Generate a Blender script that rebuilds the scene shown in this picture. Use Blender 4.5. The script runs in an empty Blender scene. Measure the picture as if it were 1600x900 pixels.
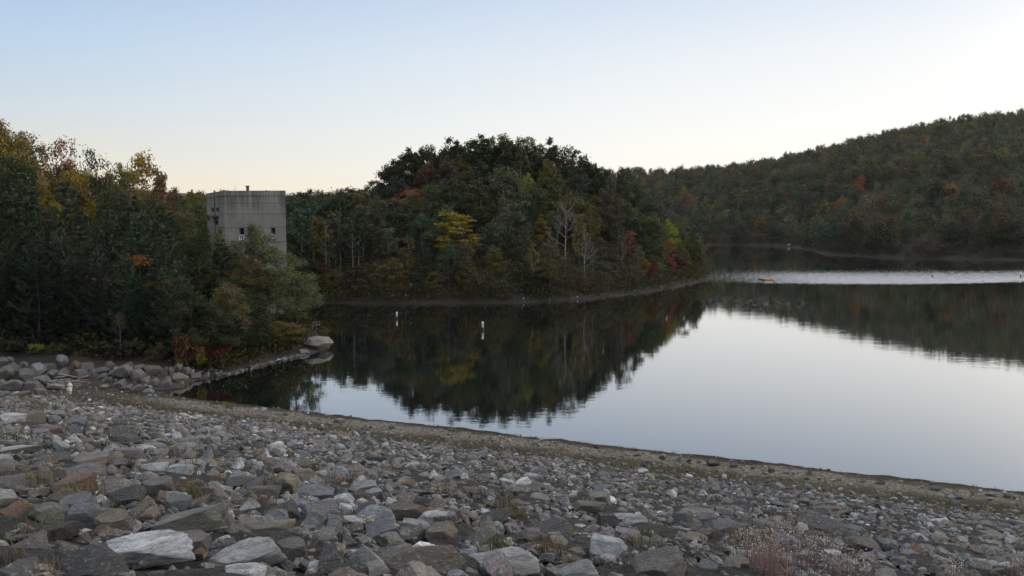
import bpy, bmesh, math, random
import numpy as np
from mathutils import Vector, Matrix

rnd = random.Random(7)
NR = np.random.default_rng(11)
PI = math.pi
R = math.radians

# ------------------------------------------------------------------ camera, sky, sun, exposure
scene = bpy.context.scene
COL = scene.collection
F_PX = 1220.0                                   # focal length in pixels of the 1600 wide photograph
PITCH = math.atan(100.0 / F_PX)
EYE = 12.0                                      # metres above the lake
cam_d = bpy.data.cameras.new('camera')
cam = bpy.data.objects.new('camera', cam_d)
COL.objects.link(cam)
cam.location = (0, 0, EYE)
cam.rotation_euler = (PI / 2 - PITCH, 0, 0)
cam_d.sensor_width = 36.0
cam_d.lens = F_PX / 1600.0 * 36.0
cam_d.clip_start = 0.1
cam_d.clip_end = 6000
scene.camera = cam

SUN_AZ, SUN_EL = R(72), R(7.1)                  # to the right, low over the added, unseen ridge there
GLOW_AZ = R(48)
world = bpy.data.worlds.new('World')
scene.world = world
world.use_nodes = True
wt = world.node_tree
wt.nodes.clear()
w_out = wt.nodes.new('ShaderNodeOutputWorld')
w_bg = wt.nodes.new('ShaderNodeBackground')
w_sky = wt.nodes.new('ShaderNodeTexSky')
w_sky.sky_type = 'NISHITA'
w_sky.sun_disc = False
w_sky.sun_elevation = SUN_EL
w_sky.sun_rotation = SUN_AZ
w_sky.altitude = 300
w_sky.air_density = 1.0
w_sky.dust_density = 1.2
w_sky.ozone_density = 1.6
w_gam = wt.nodes.new('ShaderNodeGamma')
w_gam.inputs['Gamma'].default_value = 0.62
w_hsv = wt.nodes.new('ShaderNodeHueSaturation')
w_hsv.inputs['Saturation'].default_value = 0.8
w_bg.inputs['Strength'].default_value = 0.15
wt.links.new(w_sky.outputs['Color'], w_gam.inputs['Color'])
wt.links.new(w_gam.outputs['Color'], w_hsv.inputs['Color'])
# the clear evening air: cream at the horizon, blue overhead, white towards the hidden sun
w_geo = wt.nodes.new('ShaderNodeTexCoord')
w_sep = wt.nodes.new('ShaderNodeSeparateXYZ')
wt.links.new(w_geo.outputs['Generated'], w_sep.inputs[0])
w_dot = wt.nodes.new('ShaderNodeVectorMath')
w_dot.operation = 'DOT_PRODUCT'
wt.links.new(w_geo.outputs['Generated'], w_dot.inputs[0])
w_dot.inputs[1].default_value = (math.sin(GLOW_AZ), math.cos(GLOW_AZ), 0)


def sky_ramp(stops):
    r = wt.nodes.new('ShaderNodeValToRGB')
    e = r.color_ramp.elements
    while len(e) < len(stops):
        e.new(0.5)
    for el, (p, c) in zip(e, stops):
        el.position = p
        el.color = (c[0], c[1], c[2], 1)
    wt.links.new(w_sep.outputs[2], r.inputs[0])
    return r.outputs[0]


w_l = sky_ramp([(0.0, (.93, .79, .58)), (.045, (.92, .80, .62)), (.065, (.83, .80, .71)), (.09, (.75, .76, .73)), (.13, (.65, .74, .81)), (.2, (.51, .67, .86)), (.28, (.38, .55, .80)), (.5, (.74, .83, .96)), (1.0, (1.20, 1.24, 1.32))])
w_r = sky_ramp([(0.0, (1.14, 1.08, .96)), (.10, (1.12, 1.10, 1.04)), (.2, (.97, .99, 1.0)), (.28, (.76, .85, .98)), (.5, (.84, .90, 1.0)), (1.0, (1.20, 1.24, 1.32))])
w_az = wt.nodes.new('ShaderNodeMapRange')
w_az.inputs[1].default_value = 0.15
w_az.inputs[2].default_value = 0.97
wt.links.new(w_dot.outputs['Value'], w_az.inputs[0])
w_mx = wt.nodes.new('ShaderNodeMix')
w_mx.data_type = 'RGBA'
wt.links.new(w_az.outputs[0], w_mx.inputs[0])
wt.links.new(w_l, w_mx.inputs[6])
wt.links.new(w_r, w_mx.inputs[7])
# the afterglow round the low sun
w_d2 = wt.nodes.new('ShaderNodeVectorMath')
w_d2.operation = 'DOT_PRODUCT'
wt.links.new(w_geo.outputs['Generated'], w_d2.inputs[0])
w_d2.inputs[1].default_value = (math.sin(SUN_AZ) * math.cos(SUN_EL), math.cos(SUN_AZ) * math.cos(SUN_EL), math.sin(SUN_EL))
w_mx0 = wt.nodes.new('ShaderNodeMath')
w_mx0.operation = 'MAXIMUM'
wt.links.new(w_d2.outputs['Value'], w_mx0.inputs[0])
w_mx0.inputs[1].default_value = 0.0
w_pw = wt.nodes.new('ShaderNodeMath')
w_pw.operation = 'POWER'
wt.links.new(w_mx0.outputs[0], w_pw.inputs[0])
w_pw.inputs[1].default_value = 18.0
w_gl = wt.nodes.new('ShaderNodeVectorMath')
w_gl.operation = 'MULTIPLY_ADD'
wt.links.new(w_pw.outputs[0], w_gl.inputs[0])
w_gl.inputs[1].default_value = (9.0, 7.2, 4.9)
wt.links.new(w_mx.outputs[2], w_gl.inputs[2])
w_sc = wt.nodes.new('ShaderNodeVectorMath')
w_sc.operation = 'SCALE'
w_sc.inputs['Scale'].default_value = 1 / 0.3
# the sky opposite the sunset is darker
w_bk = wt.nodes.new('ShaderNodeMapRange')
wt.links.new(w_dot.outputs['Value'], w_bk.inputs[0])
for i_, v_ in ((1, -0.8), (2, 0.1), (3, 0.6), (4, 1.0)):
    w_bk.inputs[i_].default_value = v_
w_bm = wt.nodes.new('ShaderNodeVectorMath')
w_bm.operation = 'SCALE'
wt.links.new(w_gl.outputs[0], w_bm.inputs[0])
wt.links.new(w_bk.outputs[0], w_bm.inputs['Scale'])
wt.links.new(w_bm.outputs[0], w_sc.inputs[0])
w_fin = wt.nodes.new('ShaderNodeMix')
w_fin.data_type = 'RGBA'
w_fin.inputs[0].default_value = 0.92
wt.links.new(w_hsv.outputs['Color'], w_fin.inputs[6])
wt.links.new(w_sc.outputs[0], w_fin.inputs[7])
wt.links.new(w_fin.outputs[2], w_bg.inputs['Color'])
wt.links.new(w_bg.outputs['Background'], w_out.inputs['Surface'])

sun_d = bpy.data.lights.new('sun', 'SUN')
sun_d.energy = 2.0
sun_d.angle = R(0.5)
sun_d.color = (1.0, 0.72, 0.42)
sun = bpy.data.objects.new('sun', sun_d)
COL.objects.link(sun)
sd = Vector((math.sin(SUN_AZ) * math.cos(SUN_EL), math.cos(SUN_AZ) * math.cos(SUN_EL), math.sin(SUN_EL)))
sun.rotation_euler = sd.to_track_quat('Z', 'Y').to_euler()
sun.location = (0, 0, 200)

scene.view_settings.view_transform = 'Standard'
scene.view_settings.look = 'None'
scene.view_settings.gamma = 1.0
scene.view_settings.use_curve_mapping = False
scene.view_settings.exposure = 1.0
scene.render.engine = 'CYCLES'
scene.cycles.max_bounces = 5
scene.cycles.diffuse_bounces = 3
scene.cycles.glossy_bounces = 3
scene.cycles.transmission_bounces = 3
scene.cycles.transparent_max_bounces = 4
scene.cycles.use_adaptive_sampling = True
scene.cycles.use_denoising = True

# ------------------------------------------------------------------ projection helpers
CP, SP = math.cos(PITCH), math.sin(PITCH)


def ray(px, py):
    u, v = (px - 800.0) / F_PX, -(py - 450.0) / F_PX
    return Vector((u, CP + v * SP, -SP + v * CP))


def at(px, py, Y):
    """The point seen at pixel (px, py) at depth Y."""
    d = ray(px, py)
    return Vector((0, 0, EYE)) + d * (Y / d.y)


def on_water(px, py):
    d = ray(px, py)
    return Vector((0, 0, EYE)) + d * (EYE / -d.z)


def project(p):
    x, y, z = p[0], p[1], p[2] - EYE
    fw = y * CP - z * SP
    up = y * SP + z * CP
    return 800 + F_PX * x / fw, 450 - F_PX * up / fw, fw


# ------------------------------------------------------------------ tagging helpers
USED = {}


def tag(o, label=None, cat=None, group=None, kind=None):
    if label:
        o['label'] = label
        USED[label] = USED.get(label, 0) + 1
    if cat:
        o['category'] = cat
    if group:
        o['group'] = group
    if kind:
        o['kind'] = kind
    return o


def link(name, mesh, parent=None, color=None, loc=None):
    o = bpy.data.objects.new(name, mesh)
    COL.objects.link(o)
    if parent is not None:
        o.parent = parent
    if color is not None:
        o.color = (color[0], color[1], color[2], 1)
    if loc is not None:
        o.location = loc
    return o


def np_mesh(name, verts, faces, mat=None, smooth=False, tint=None):
    """faces: int array (n, k). tint: optional per-vertex colours."""
    verts = np.asarray(verts, dtype=np.float32)
    faces = np.asarray(faces, dtype=np.int32)
    me = bpy.data.meshes.new(name)
    k = faces.shape[1]
    me.vertices.add(len(verts))
    me.vertices.foreach_set('co', verts.ravel())
    me.loops.add(faces.size)
    me.loops.foreach_set('vertex_index', faces.ravel())
    me.polygons.add(len(faces))
    me.polygons.foreach_set('loop_start', np.arange(0, faces.size, k, dtype=np.int32))
    me.polygons.foreach_set('use_smooth', np.full(len(faces), smooth, dtype=bool))
    if tint is not None:
        a = me.color_attributes.new('tint', 'FLOAT_COLOR', 'POINT')
        c = np.ones((len(verts), 4), dtype=np.float32)
        c[:, :3] = tint
        a.data.foreach_set('color', c.ravel())
    me.update(calc_edges=True)
    if mat:
        me.materials.append(mat)
    return me


class MB:
    """Collects polygons of any size."""
    def __init__(self):
        self.v, self.f = [], []

    def add(self, vs, fs):
        b = len(self.v)
        self.v += [tuple(p) for p in vs]
        self.f += [tuple(i + b for i in f) for f in fs]
        return self

    def box(self, lo, hi, M=None):
        x0, y0, z0 = lo
        x1, y1, z1 = hi
        vs = [Vector(p) for p in ((x0, y0, z0), (x1, y0, z0), (x1, y1, z0), (x0, y1, z0), (x0, y0, z1), (x1, y0, z1), (x1, y1, z1), (x0, y1, z1))]
        if M is not None:
            vs = [M @ p for p in vs]
        return self.add(vs, [(0, 3, 2, 1), (4, 5, 6, 7), (0, 1, 5, 4), (1, 2, 6, 5), (2, 3, 7, 6), (3, 0, 4, 7)])

    def tube(self, pts, rad, n=6, cap=True):
        pts = [Vector(p) for p in pts]
        b = len(self.v)
        for i, p in enumerate(pts):
            a = pts[max(i - 1, 0)]
            c = pts[min(i + 1, len(pts) - 1)]
            d = (c - a).normalized()
            s = d.cross(Vector((0, 0, 1)) if abs(d.z) < 0.9 else Vector((1, 0, 0))).normalized()
            t = d.cross(s)
            for k in range(n):
                g = 2 * PI * k / n
                self.v.append(tuple(p + (s * math.cos(g) + t * math.sin(g)) * rad[i]))
        for i in range(len(pts) - 1):
            for k in range(n):
                self.f.append((b + i * n + k, b + i * n + (k + 1) % n, b + (i + 1) * n + (k + 1) % n, b + (i + 1) * n + k))
        if cap:
            self.f.append(tuple(b + k for k in range(n))[::-1])
            self.f.append(tuple(b + (len(pts) - 1) * n + k for k in range(n)))
        return self

    def mesh(self, name, mat=None, smooth=False):
        me = bpy.data.meshes.new(name)
        me.from_pydata(self.v, [], self.f)
        if mat:
            me.materials.append(mat)
        if smooth:
            me.polygons.foreach_set('use_smooth', np.ones(len(me.polygons), dtype=bool))
        me.update()
        return me

    def obj(self, name, mat, parent=None, smooth=False, loc=None):
        return link(name, self.mesh(name, mat, smooth), parent, None, loc)


def empty(name, loc, label=None, cat=None, group=None):
    o = bpy.data.objects.new(name, None)
    COL.objects.link(o)
    o.location = loc
    o.empty_display_size = 0.3
    return tag(o, label, cat, group)


# ------------------------------------------------------------------ materials
def new_mat(name):
    m = bpy.data.materials.new(name)
    m.use_nodes = True
    nt = m.node_tree
    nt.nodes.clear()
    out = nt.nodes.new('ShaderNodeOutputMaterial')
    return m, nt, out


def N(nt, kind, **kw):
    n = nt.nodes.new(kind)
    for k, v in kw.items():
        if k.startswith('i_'):
            n.inputs[k[2:]].default_value = v
        elif k.startswith('n_'):
            n.inputs[int(k[2:])].default_value = v
        else:
            setattr(n, k, v)
    return n


def L(nt, a, b):
    nt.links.new(a, b)


def mixc(nt, fac, a, b, mode='MIX'):
    m = N(nt, 'ShaderNodeMix', data_type='RGBA', blend_type=mode)
    for sock, val in ((0, fac), (6, a), (7, b)):
        if hasattr(val, 'links') or isinstance(val, bpy.types.NodeSocket):
            L(nt, val, m.inputs[sock])
        elif sock == 0:
            m.inputs[0].default_value = val
        else:
            m.inputs[sock].default_value = (val[0], val[1], val[2], 1)
    return m.outputs[2]


def ramp(nt, val, lo, hi, a=0.0, b=1.0, smooth=True):
    m = N(nt, 'ShaderNodeMapRange')
    if smooth:
        m.interpolation_type = 'SMOOTHSTEP'
    L(nt, val, m.inputs[0])
    for i, x in ((1, lo), (2, hi), (3, a), (4, b)):
        m.inputs[i].default_value = x
    return m.outputs[0]


def math_(nt, op, a, b=None):
    m = N(nt, 'ShaderNodeMath', operation=op)
    for i, x in ((0, a), (1, b)):
        if x is None:
            continue
        if isinstance(x, bpy.types.NodeSocket):
            L(nt, x, m.inputs[i])
        else:
            m.inputs[i].default_value = x
    return m.outputs[0]


def noise(nt, vec, scale, detail=4, rough=0.55, dist=0.0):
    n = N(nt, 'ShaderNodeTexNoise')
    n.inputs['Scale'].default_value = scale
    n.inputs['Detail'].default_value = detail
    n.inputs['Roughness'].default_value = rough
    n.inputs['Distortion'].default_value = dist
    if vec is not None:
        L(nt, vec, n.inputs['Vector'])
    return n.outputs['Fac']


def scaled(nt, vec, s):
    m = N(nt, 'ShaderNodeVectorMath', operation='MULTIPLY')
    L(nt, vec, m.inputs[0])
    m.inputs[1].default_value = s
    return m.outputs[0]


def leaf_mat(name, attr, second=(0.9, 1.05, 0.8), trans=0.22):
    m, nt, out = new_mat(name)
    if attr:
        col = N(nt, 'ShaderNodeAttribute', attribute_name='tint').outputs['Color']
    else:
        col = N(nt, 'ShaderNodeObjectInfo').outputs['Color']
    geo = N(nt, 'ShaderNodeNewGeometry')
    ri = geo.outputs['Random Per Island']
    bright = ramp(nt, ri, 0, 1, 0.68, 1.34, False)
    hsv = N(nt, 'ShaderNodeHueSaturation')
    L(nt, col, hsv.inputs['Color'])
    L(nt, bright, hsv.inputs['Value'])
    # drifts of turning leaves through the crown
    n = noise(nt, geo.outputs['Position'], 0.35, 3)
    L(nt, ramp(nt, n, 0.3, 0.7, 0.475, 0.525), hsv.inputs['Hue'])
    L(nt, ramp(nt, n, 0.35, 0.65, 0.8, 1.15), hsv.inputs['Saturation'])
    c = hsv.outputs['Color']
    p = N(nt, 'ShaderNodeBsdfPrincipled')
    L(nt, c, p.inputs['Base Color'])
    p.inputs['Roughness'].default_value = 0.62
    p.inputs['Specular IOR Level'].default_value = 0.08
    t = N(nt, 'ShaderNodeBsdfTranslucent')
    L(nt, c, t.inputs['Color'])
    mx = N(nt, 'ShaderNodeMixShader')
    mx.inputs[0].default_value = trans
    L(nt, p.outputs[0], mx.inputs[1])
    L(nt, t.outputs[0], mx.inputs[2])
    L(nt, mx.outputs[0], out.inputs[0])
    return m


def rock_mat(name, attr):
    m, nt, out = new_mat(name)
    if attr:
        col = N(nt, 'ShaderNodeAttribute', attribute_name='tint').outputs['Color']
        pos = N(nt, 'ShaderNodeNewGeometry').outputs['Position']
    else:
        oi = N(nt, 'ShaderNodeObjectInfo')
        col = oi.outputs['Color']
        tc = N(nt, 'ShaderNodeTexCoord').outputs['Object']
        off = N(nt, 'ShaderNodeVectorMath', operation='MULTIPLY_ADD')
        cmb = N(nt, 'ShaderNodeCombineXYZ')
        for i in range(3):
            L(nt, oi.outputs['Random'], cmb.inputs[i])
        L(nt, cmb.outputs[0], off.inputs[0])
        off.inputs[1].default_value = (37, 53, 71)
        L(nt, tc, off.inputs[2])
        pos = off.outputs[0]
    big = noise(nt, pos, 2.2, 5, 0.6, 0.4)
    fine = noise(nt, pos, 16, 5, 0.7)
    grain = noise(nt, pos, 70, 3, 0.7)
    lay = noise(nt, scaled(nt, pos, (1.5, 1.9, 6.0)), 2.4, 6, 0.68, 2.2)
    c = mixc(nt, ramp(nt, big, 0.38, 0.66, 0, 0.6), col, (0.125, 0.117, 0.11), 'MIX')
    c = mixc(nt, ramp(nt, lay, 0.36, 0.56, 0.5, 0.0), c, (0.07, 0.068, 0.068))
    c = mixc(nt, ramp(nt, fine, 0.54, 0.66, 0.0, 0.6), c, (0.42, 0.42, 0.40))
    c = mixc(nt, ramp(nt, lay, 0.62, 0.72, 0.0, 0.45), c, (0.30, 0.30, 0.31))
    c = mixc(nt, ramp(nt, grain, 0.34, 0.5, 0.6, 0.0), c, (0.05, 0.046, 0.042))
    rust = noise(nt, pos, 1.1, 3, 0.5)
    c = mixc(nt, ramp(nt, rust, 0.64, 0.74, 0.0, 0.6), c, (0.20, 0.10, 0.05))
    p = N(nt, 'ShaderNodeBsdfPrincipled')
    L(nt, c, p.inputs['Base Color'])
    p.inputs['Roughness'].default_value = 0.85
    p.inputs['Specular IOR Level'].default_value = 0.3
    h = math_(nt, 'ADD', math_(nt, 'MULTIPLY', fine, 0.6), math_(nt, 'ADD', math_(nt, 'MULTIPLY', lay, 0.8), math_(nt, 'MULTIPLY', grain, 0.2)))
    b = N(nt, 'ShaderNodeBump')
    b.inputs['Strength'].default_value = 1.0
    b.inputs['Distance'].default_value = 0.06
    L(nt, h, b.inputs['Height'])
    L(nt, b.outputs[0], p.inputs['Normal'])
    L(nt, p.outputs[0], out.inputs[0])
    return m


def plain(name, col, rough=0.7, spec=0.3, var=0.25, scale=6.0, metal=0.0):
    m, nt, out = new_mat(name)
    pos = N(nt, 'ShaderNodeTexCoord').outputs['Object']
    n = noise(nt, pos, scale, 5, 0.65)
    c = mixc(nt, ramp(nt, n, 0.3, 0.7), [x * (1 - var) for x in col], [min(1, x * (1 + var)) for x in col])
    p = N(nt, 'ShaderNodeBsdfPrincipled')
    L(nt, c, p.inputs['Base Color'])
    p.inputs['Roughness'].default_value = rough
    p.inputs['Specular IOR Level'].default_value = spec
    p.inputs['Metallic'].default_value = metal
    L(nt, p.outputs[0], out.inputs[0])
    return m


def bark_mat(name):
    m, nt, out = new_mat(name)
    oi = N(nt, 'ShaderNodeObjectInfo')
    pos = N(nt, 'ShaderNodeTexCoord').outputs['Object']
    n = noise(nt, scaled(nt, pos, (6, 6, 0.8)), 2.0, 5, 0.7)
    c = mixc(nt, ramp(nt, n, 0.3, 0.7, 0.0, 1.0), (0.35, 0.35, 0.35), (1.3, 1.3, 1.3))
    c = mixc(nt, 1.0, oi.outputs['Color'], c, 'MULTIPLY')
    p = N(nt, 'ShaderNodeBsdfPrincipled')
    L(nt, c, p.inputs['Base Color'])
    p.inputs['Roughness'].default_value = 0.9
    L(nt, p.outputs[0], out.inputs[0])
    return m


MAT = dict(
    leaf=leaf_mat('leaf', False), forest=leaf_mat('forest_leaf', True), needle=leaf_mat('needle', False, trans=0.1),
    rock=rock_mat('rock', False), rubble=rock_mat('rubble', True), bark=bark_mat('bark'),
    grass=leaf_mat('grass_blade', True, trans=0.15),
    white=plain('white_plastic', (0.72, 0.72, 0.70), 0.4, 0.5, 0.06),
    dark_band=plain('dark_band', (0.03, 0.03, 0.03), 0.6),
    wood=plain('driftwood', (0.30, 0.27, 0.235), 0.85, 0.2, 0.45, 3.0),
    pale_wood=plain('pale_driftwood', (0.36, 0.32, 0.26), 0.85, 0.2, 0.3, 3.0),
    yellow=plain('yellow_hull', (0.55, 0.27, 0.03), 0.45, 0.5, 0.1),
    metal=plain('galvanised_metal', (0.22, 0.225, 0.23), 0.5, 0.5, 0.2, 4.0, 0.6),
    frame=plain('white_paint', (0.62, 0.64, 0.66), 0.5, 0.4, 0.1),
    glass=plain('dark_glass', (0.012, 0.014, 0.016), 0.08, 0.6, 0.1),
    interior=plain('dark_interior', (0.02, 0.02, 0.02), 0.9),
    hull_dark=plain('dark_hull', (0.03, 0.032, 0.035), 0.5, 0.5),
    rust=plain('rusted_steel', (0.16, 0.10, 0.07), 0.7, 0.4, 0.35, 5.0, 0.3),
)

# ------------------------------------------------------------------ terrain height
W0, W1 = on_water(250, 620), on_water(1600, 772)
DV = (W1 - W0); DV.z = 0; DV.normalize()
DN = Vector((DV.y, -DV.x, 0))                   # points from the water towards the camera
if DN.dot(Vector((0, 0, 0)) - W0) < 0:
    DN = -DN
S0 = (Vector((0, 0, 0)) - Vector((W0.x, W0.y, 0))).dot(DN)      # camera distance to the waterline
CREST = 10.35
BENCH = 5.6
SL = (CREST - 0.75) / (S0 - BENCH)


def s_of(x, y):
    return (x - W0.x) * DN.x + (y - W0.y) * DN.y


def t_of(x, y):
    return (x - W0.x) * DV.x + (y - W0.y) * DV.y


def wob(t):
    return 0.10 * np.sin(t * 0.31 + 1.0) + 0.07 * np.sin(t * 0.67 + 2 * np.sin(t * 0.21)) + 0.06 * np.sin(t * 2.3 + 3 * np.sin(t * 0.47)) + 0.04 * np.sin(t * 6.1 + 4 * np.sin(t * 0.9))


def z_dam(s, t):
    """Height of the dam face above the lake, s metres up from the waterline."""
    s = np.asarray(s, dtype=float)
    sw = s + wob(np.asarray(t, dtype=float)) * np.clip(1 - s / 4.0, 0, 1)
    z = np.interp(sw, [-12, -1.5, 0.0, 0.18, 0.55, 3.4, BENCH, S0, S0 + 6, S0 + 30], [-6, -0.5, 0.0, 0.17, 0.27, 0.46, 0.75, CREST, CREST + 0.2, CREST + 0.2])
    return z


CTRL = []


def c_pt(x, y, z):
    CTRL.append((x, y, z))


def c_px(px, Y, z):
    CTRL.append(((px - 800) / F_PX * Y, Y, z))


def c_w(px, py, z=0.0):
    p = on_water(px, py)
    CTRL.append((p.x, p.y, z))


# left bank: shoreline, bank and the wooded rise
for px, py in ((285, 606), (300, 596), (350, 585), (400, 573), (450, 559), (490, 552), (515, 545), (519, 535)):
    c_w(px, py)
for px, Y, z in ((300, 64, 1.3), (350, 67, 1.4), (400, 70.5, 1.3), (450, 75, 1.2), (495, 77, 1.0), (480, 83, 0.8), (0, 60.5, 1.4), (100, 60.5, 1.2), (200, 60.5, 1.0), (265, 59.5, 0.6),
                 (0, 65, 3.0), (100, 65, 2.9), (200, 65, 2.6), (270, 65, 2.0), (-150, 62, 3.0), (-400, 60, 6.0)):
    c_px(px, Y, z)
for px, Y, z in ((400, 86, 1.0), (330, 82, 2.3), (250, 78, 3.6), (100, 78, 4.6), (0, 80, 5.5), (-150, 82, 8), (0, 110, 9.5), (100, 110, 8.6), (200, 110, 7.4), (280, 112, 5.5), (330, 100, 2.2), (370, 100, 0.6), (0, 150, 13), (150, 150, 11),
                 (250, 150, 8.5), (320, 150, 6), (380, 160, 5.5), (330, 122, 3.6), (395, 128, 2.0)):
    c_px(px, Y, z)
# cove behind the tower
for px, Y, z in ((448, 92, -0.8), (452, 104, -1.5), (400, 108, -0.2), (470, 112, -2), (420, 117, 0.2), (520, 100, -3), (560, 90, -3.5)):
    c_px(px, Y, z)
# wooded point across the water
for px, py in ((470, 473), (500, 473), (600, 475), (700, 474), (800, 473), (850, 471), (900, 468), (950, 463), (1000, 457), (1040, 450), (1075, 443), (1100, 437)):
    c_w(px, py)
    p = on_water(px, py)
    c_pt(p.x - 0.2, p.y + 2.2, 1.3)
for px, Y, z in ((500, 132, 3), (560, 132, 3.2), (620, 134, 5.5), (700, 136, 7.5), (760, 137, 8.2), (830, 139, 8.0), (900, 142, 6.8), (960, 147, 5.0), (1010, 156, 3.6), (1055, 164, 2.2),
                 (450, 160, 6.5), (500, 155, 7), (560, 152, 9), (620, 155, 12.6), (700, 156, 16.6), (760, 157, 18), (830, 157, 17.4), (900, 158, 14.2), (945, 162, 10.5), (1000, 170, 7), (1050, 176, 3.6), (1090, 180, 1.5),
                 (620, 190, 14), (760, 195, 15), (880, 195, 10), (980, 205, 4), (1060, 205, 0), (1000, 240, 0), (900, 260, 4), (760, 260, 10), (450, 230, 11.5), (560, 230, 12), (350, 230, 10), (200, 240, 14), (640, 240, 13), (500, 300, 14), (300, 320, 16), (0, 320, 24), (700, 400, 18)):
    c_px(px, Y, z)
# far shore and ridge
for px, py in ((1085, 383), (1150, 382.5), (1200, 383.5), (1250, 386), (1290, 391), (1330, 399), (1400, 402), (1500, 404.5), (1600, 406.5), (1800, 408), (2100, 405)):
    c_w(px, py)
    p = on_water(px, py)
    c_pt(p.x + 1, p.y + 4.5, 2.6)
for px, yy, Y, d in ((960, 266, 640, 12), (1000, 265, 640, 12), (1100, 262, 640, 12), (1200, 249, 640, 13), (1250, 239, 640, 13), (1300, 226, 640, 13), (1400, 200, 640, 13), (1500, 180, 640, 13), (1600, 172, 640, 13)):
    p = at(px, yy, Y)
    c_pt(p.x, p.y, p.z - d)
for px, Y, z in ((1050, 520, 18), (1150, 520, 22), (1250, 500, 28), (1350, 450, 34), (1450, 420, 36), (1550, 400, 36), (1350, 350, 14), (1450, 330, 15), (1550, 320, 16), (1650, 320, 15), (1750, 400, 34), (1750, 640, 92), (1950, 620, 82), (2200, 560, 62), (2600, 480, 44), (2000, 400, 30), (2400, 340, 22),
                 (1000, 800, 30), (1300, 820, 60), (1600, 850, 80), (2000, 850, 70), (600, 800, 24), (200, 800, 30), (-200, 700, 34), (900, 480, 12), (980, 470, 6), (1040, 460, 0.5), (1000, 400, -2), (1000, 340, -3)):
    c_px(px, Y, z)
# lake bed
for px, Y, z in ((600, 60, -4), (800, 60, -4), (1100, 60, -4), (700, 90, -5), (900, 90, -5), (1200, 100, -5), (1500, 100, -5), (1100, 130, -4), (1300, 160, -5), (1500, 190, -5), (1200, 220, -5), (1400, 240, -4), (1200, 300, -5), (1120, 380, -4), (1230, 340, -4), (2000, 150, -5), (2400, 200, -4), (620, 110, -3), (750, 110, -3), (860, 110, -3), (1700, 60, -4),
                 (420, 66, -1.2), (500, 67, -2.5), (350, 58.5, -1.0), (560, 75, -4), (400, 58, -2.0), (310, 57, -0.5), (1130, 180, -4), (1090, 210, -3)):
    c_px(px, Y, z)
for x, y, z in ((-120, 40, 14), (-120, 100, 18), (-60, 48, 6), (0, 20, -5), (60, 0, -5), (-40, 30, -3), (0, -100, -5), (200, -100, -5), (-200, 0, 20), (300, 0, -3), (270, 195, 0), (380, 230, 68), (430, 140, 66), (470, 60, 66), (427, 295, 92), (440, 380, 96), (480, -60, 60), (600, 100, 60), (-300, 200, 40), (-400, 500, 50), (900, 400, 60), (900, 900, 60), (-600, 900, 50), (0, 1500, 40), (-500, -300, 20), (500, -400, 20)):  # includes a ridge out of view, added to block the low sun
    c_pt(x, y, z)
CT = np.array(CTRL, dtype=float)
# merge control points that nearly coincide
keep = []
for i in range(len(CT)):
    if all((CT[i, 0] - CT[j, 0]) ** 2 + (CT[i, 1] - CT[j, 1]) ** 2 > 0.6 for j in keep):
        keep.append(i)
CT = CT[keep]
_n = len(CT)
_A = np.zeros((_n + 1, _n + 1))
_A[:_n, :_n] = np.hypot(CT[:, None, 0] - CT[None, :, 0], CT[:, None, 1] - CT[None, :, 1])
_A[:_n, _n] = 1
_A[_n, :_n] = 1
_WT = np.linalg.solve(_A, np.concatenate([CT[:, 2], [0]]))


def z_rbf(x, y):
    x, y = np.asarray(x, dtype=float), np.asarray(y, dtype=float)
    out = np.full(x.shape, _WT[_n])
    for i in range(_n):
        out = out + _WT[i] * np.hypot(x - CT[i, 0], y - CT[i, 1])
    return out


def ground_z(x, y):
    return np.maximum(z_rbf(x, y), z_dam(s_of(x, y), t_of(x, y)))


def gz(x, y):
    return float(ground_z(np.array([x]), np.array([y]))[0])


def hit(px, py, lo=5.0, hi=700.0):
    """Where the view ray through a pixel meets the ground."""
    d = ray(px, py)
    t = np.geomspace(lo, hi, 900)
    x, y, z = d.x * t, d.y * t, EYE + d.z * t
    below = z < np.maximum(ground_z(x, y), 0.0)
    i = int(np.argmax(below)) if below.any() else len(t) - 1
    i = max(i, 1)
    a, b = t[i - 1], t[i]
    for _ in range(16):
        c = 0.5 * (a + b)
        if EYE + d.z * c < max(gz(d.x * c, d.y * c), 0.0):
            b = c
        else:
            a = c
    return Vector((d.x * b, d.y * b, EYE + d.z * b))


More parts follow.
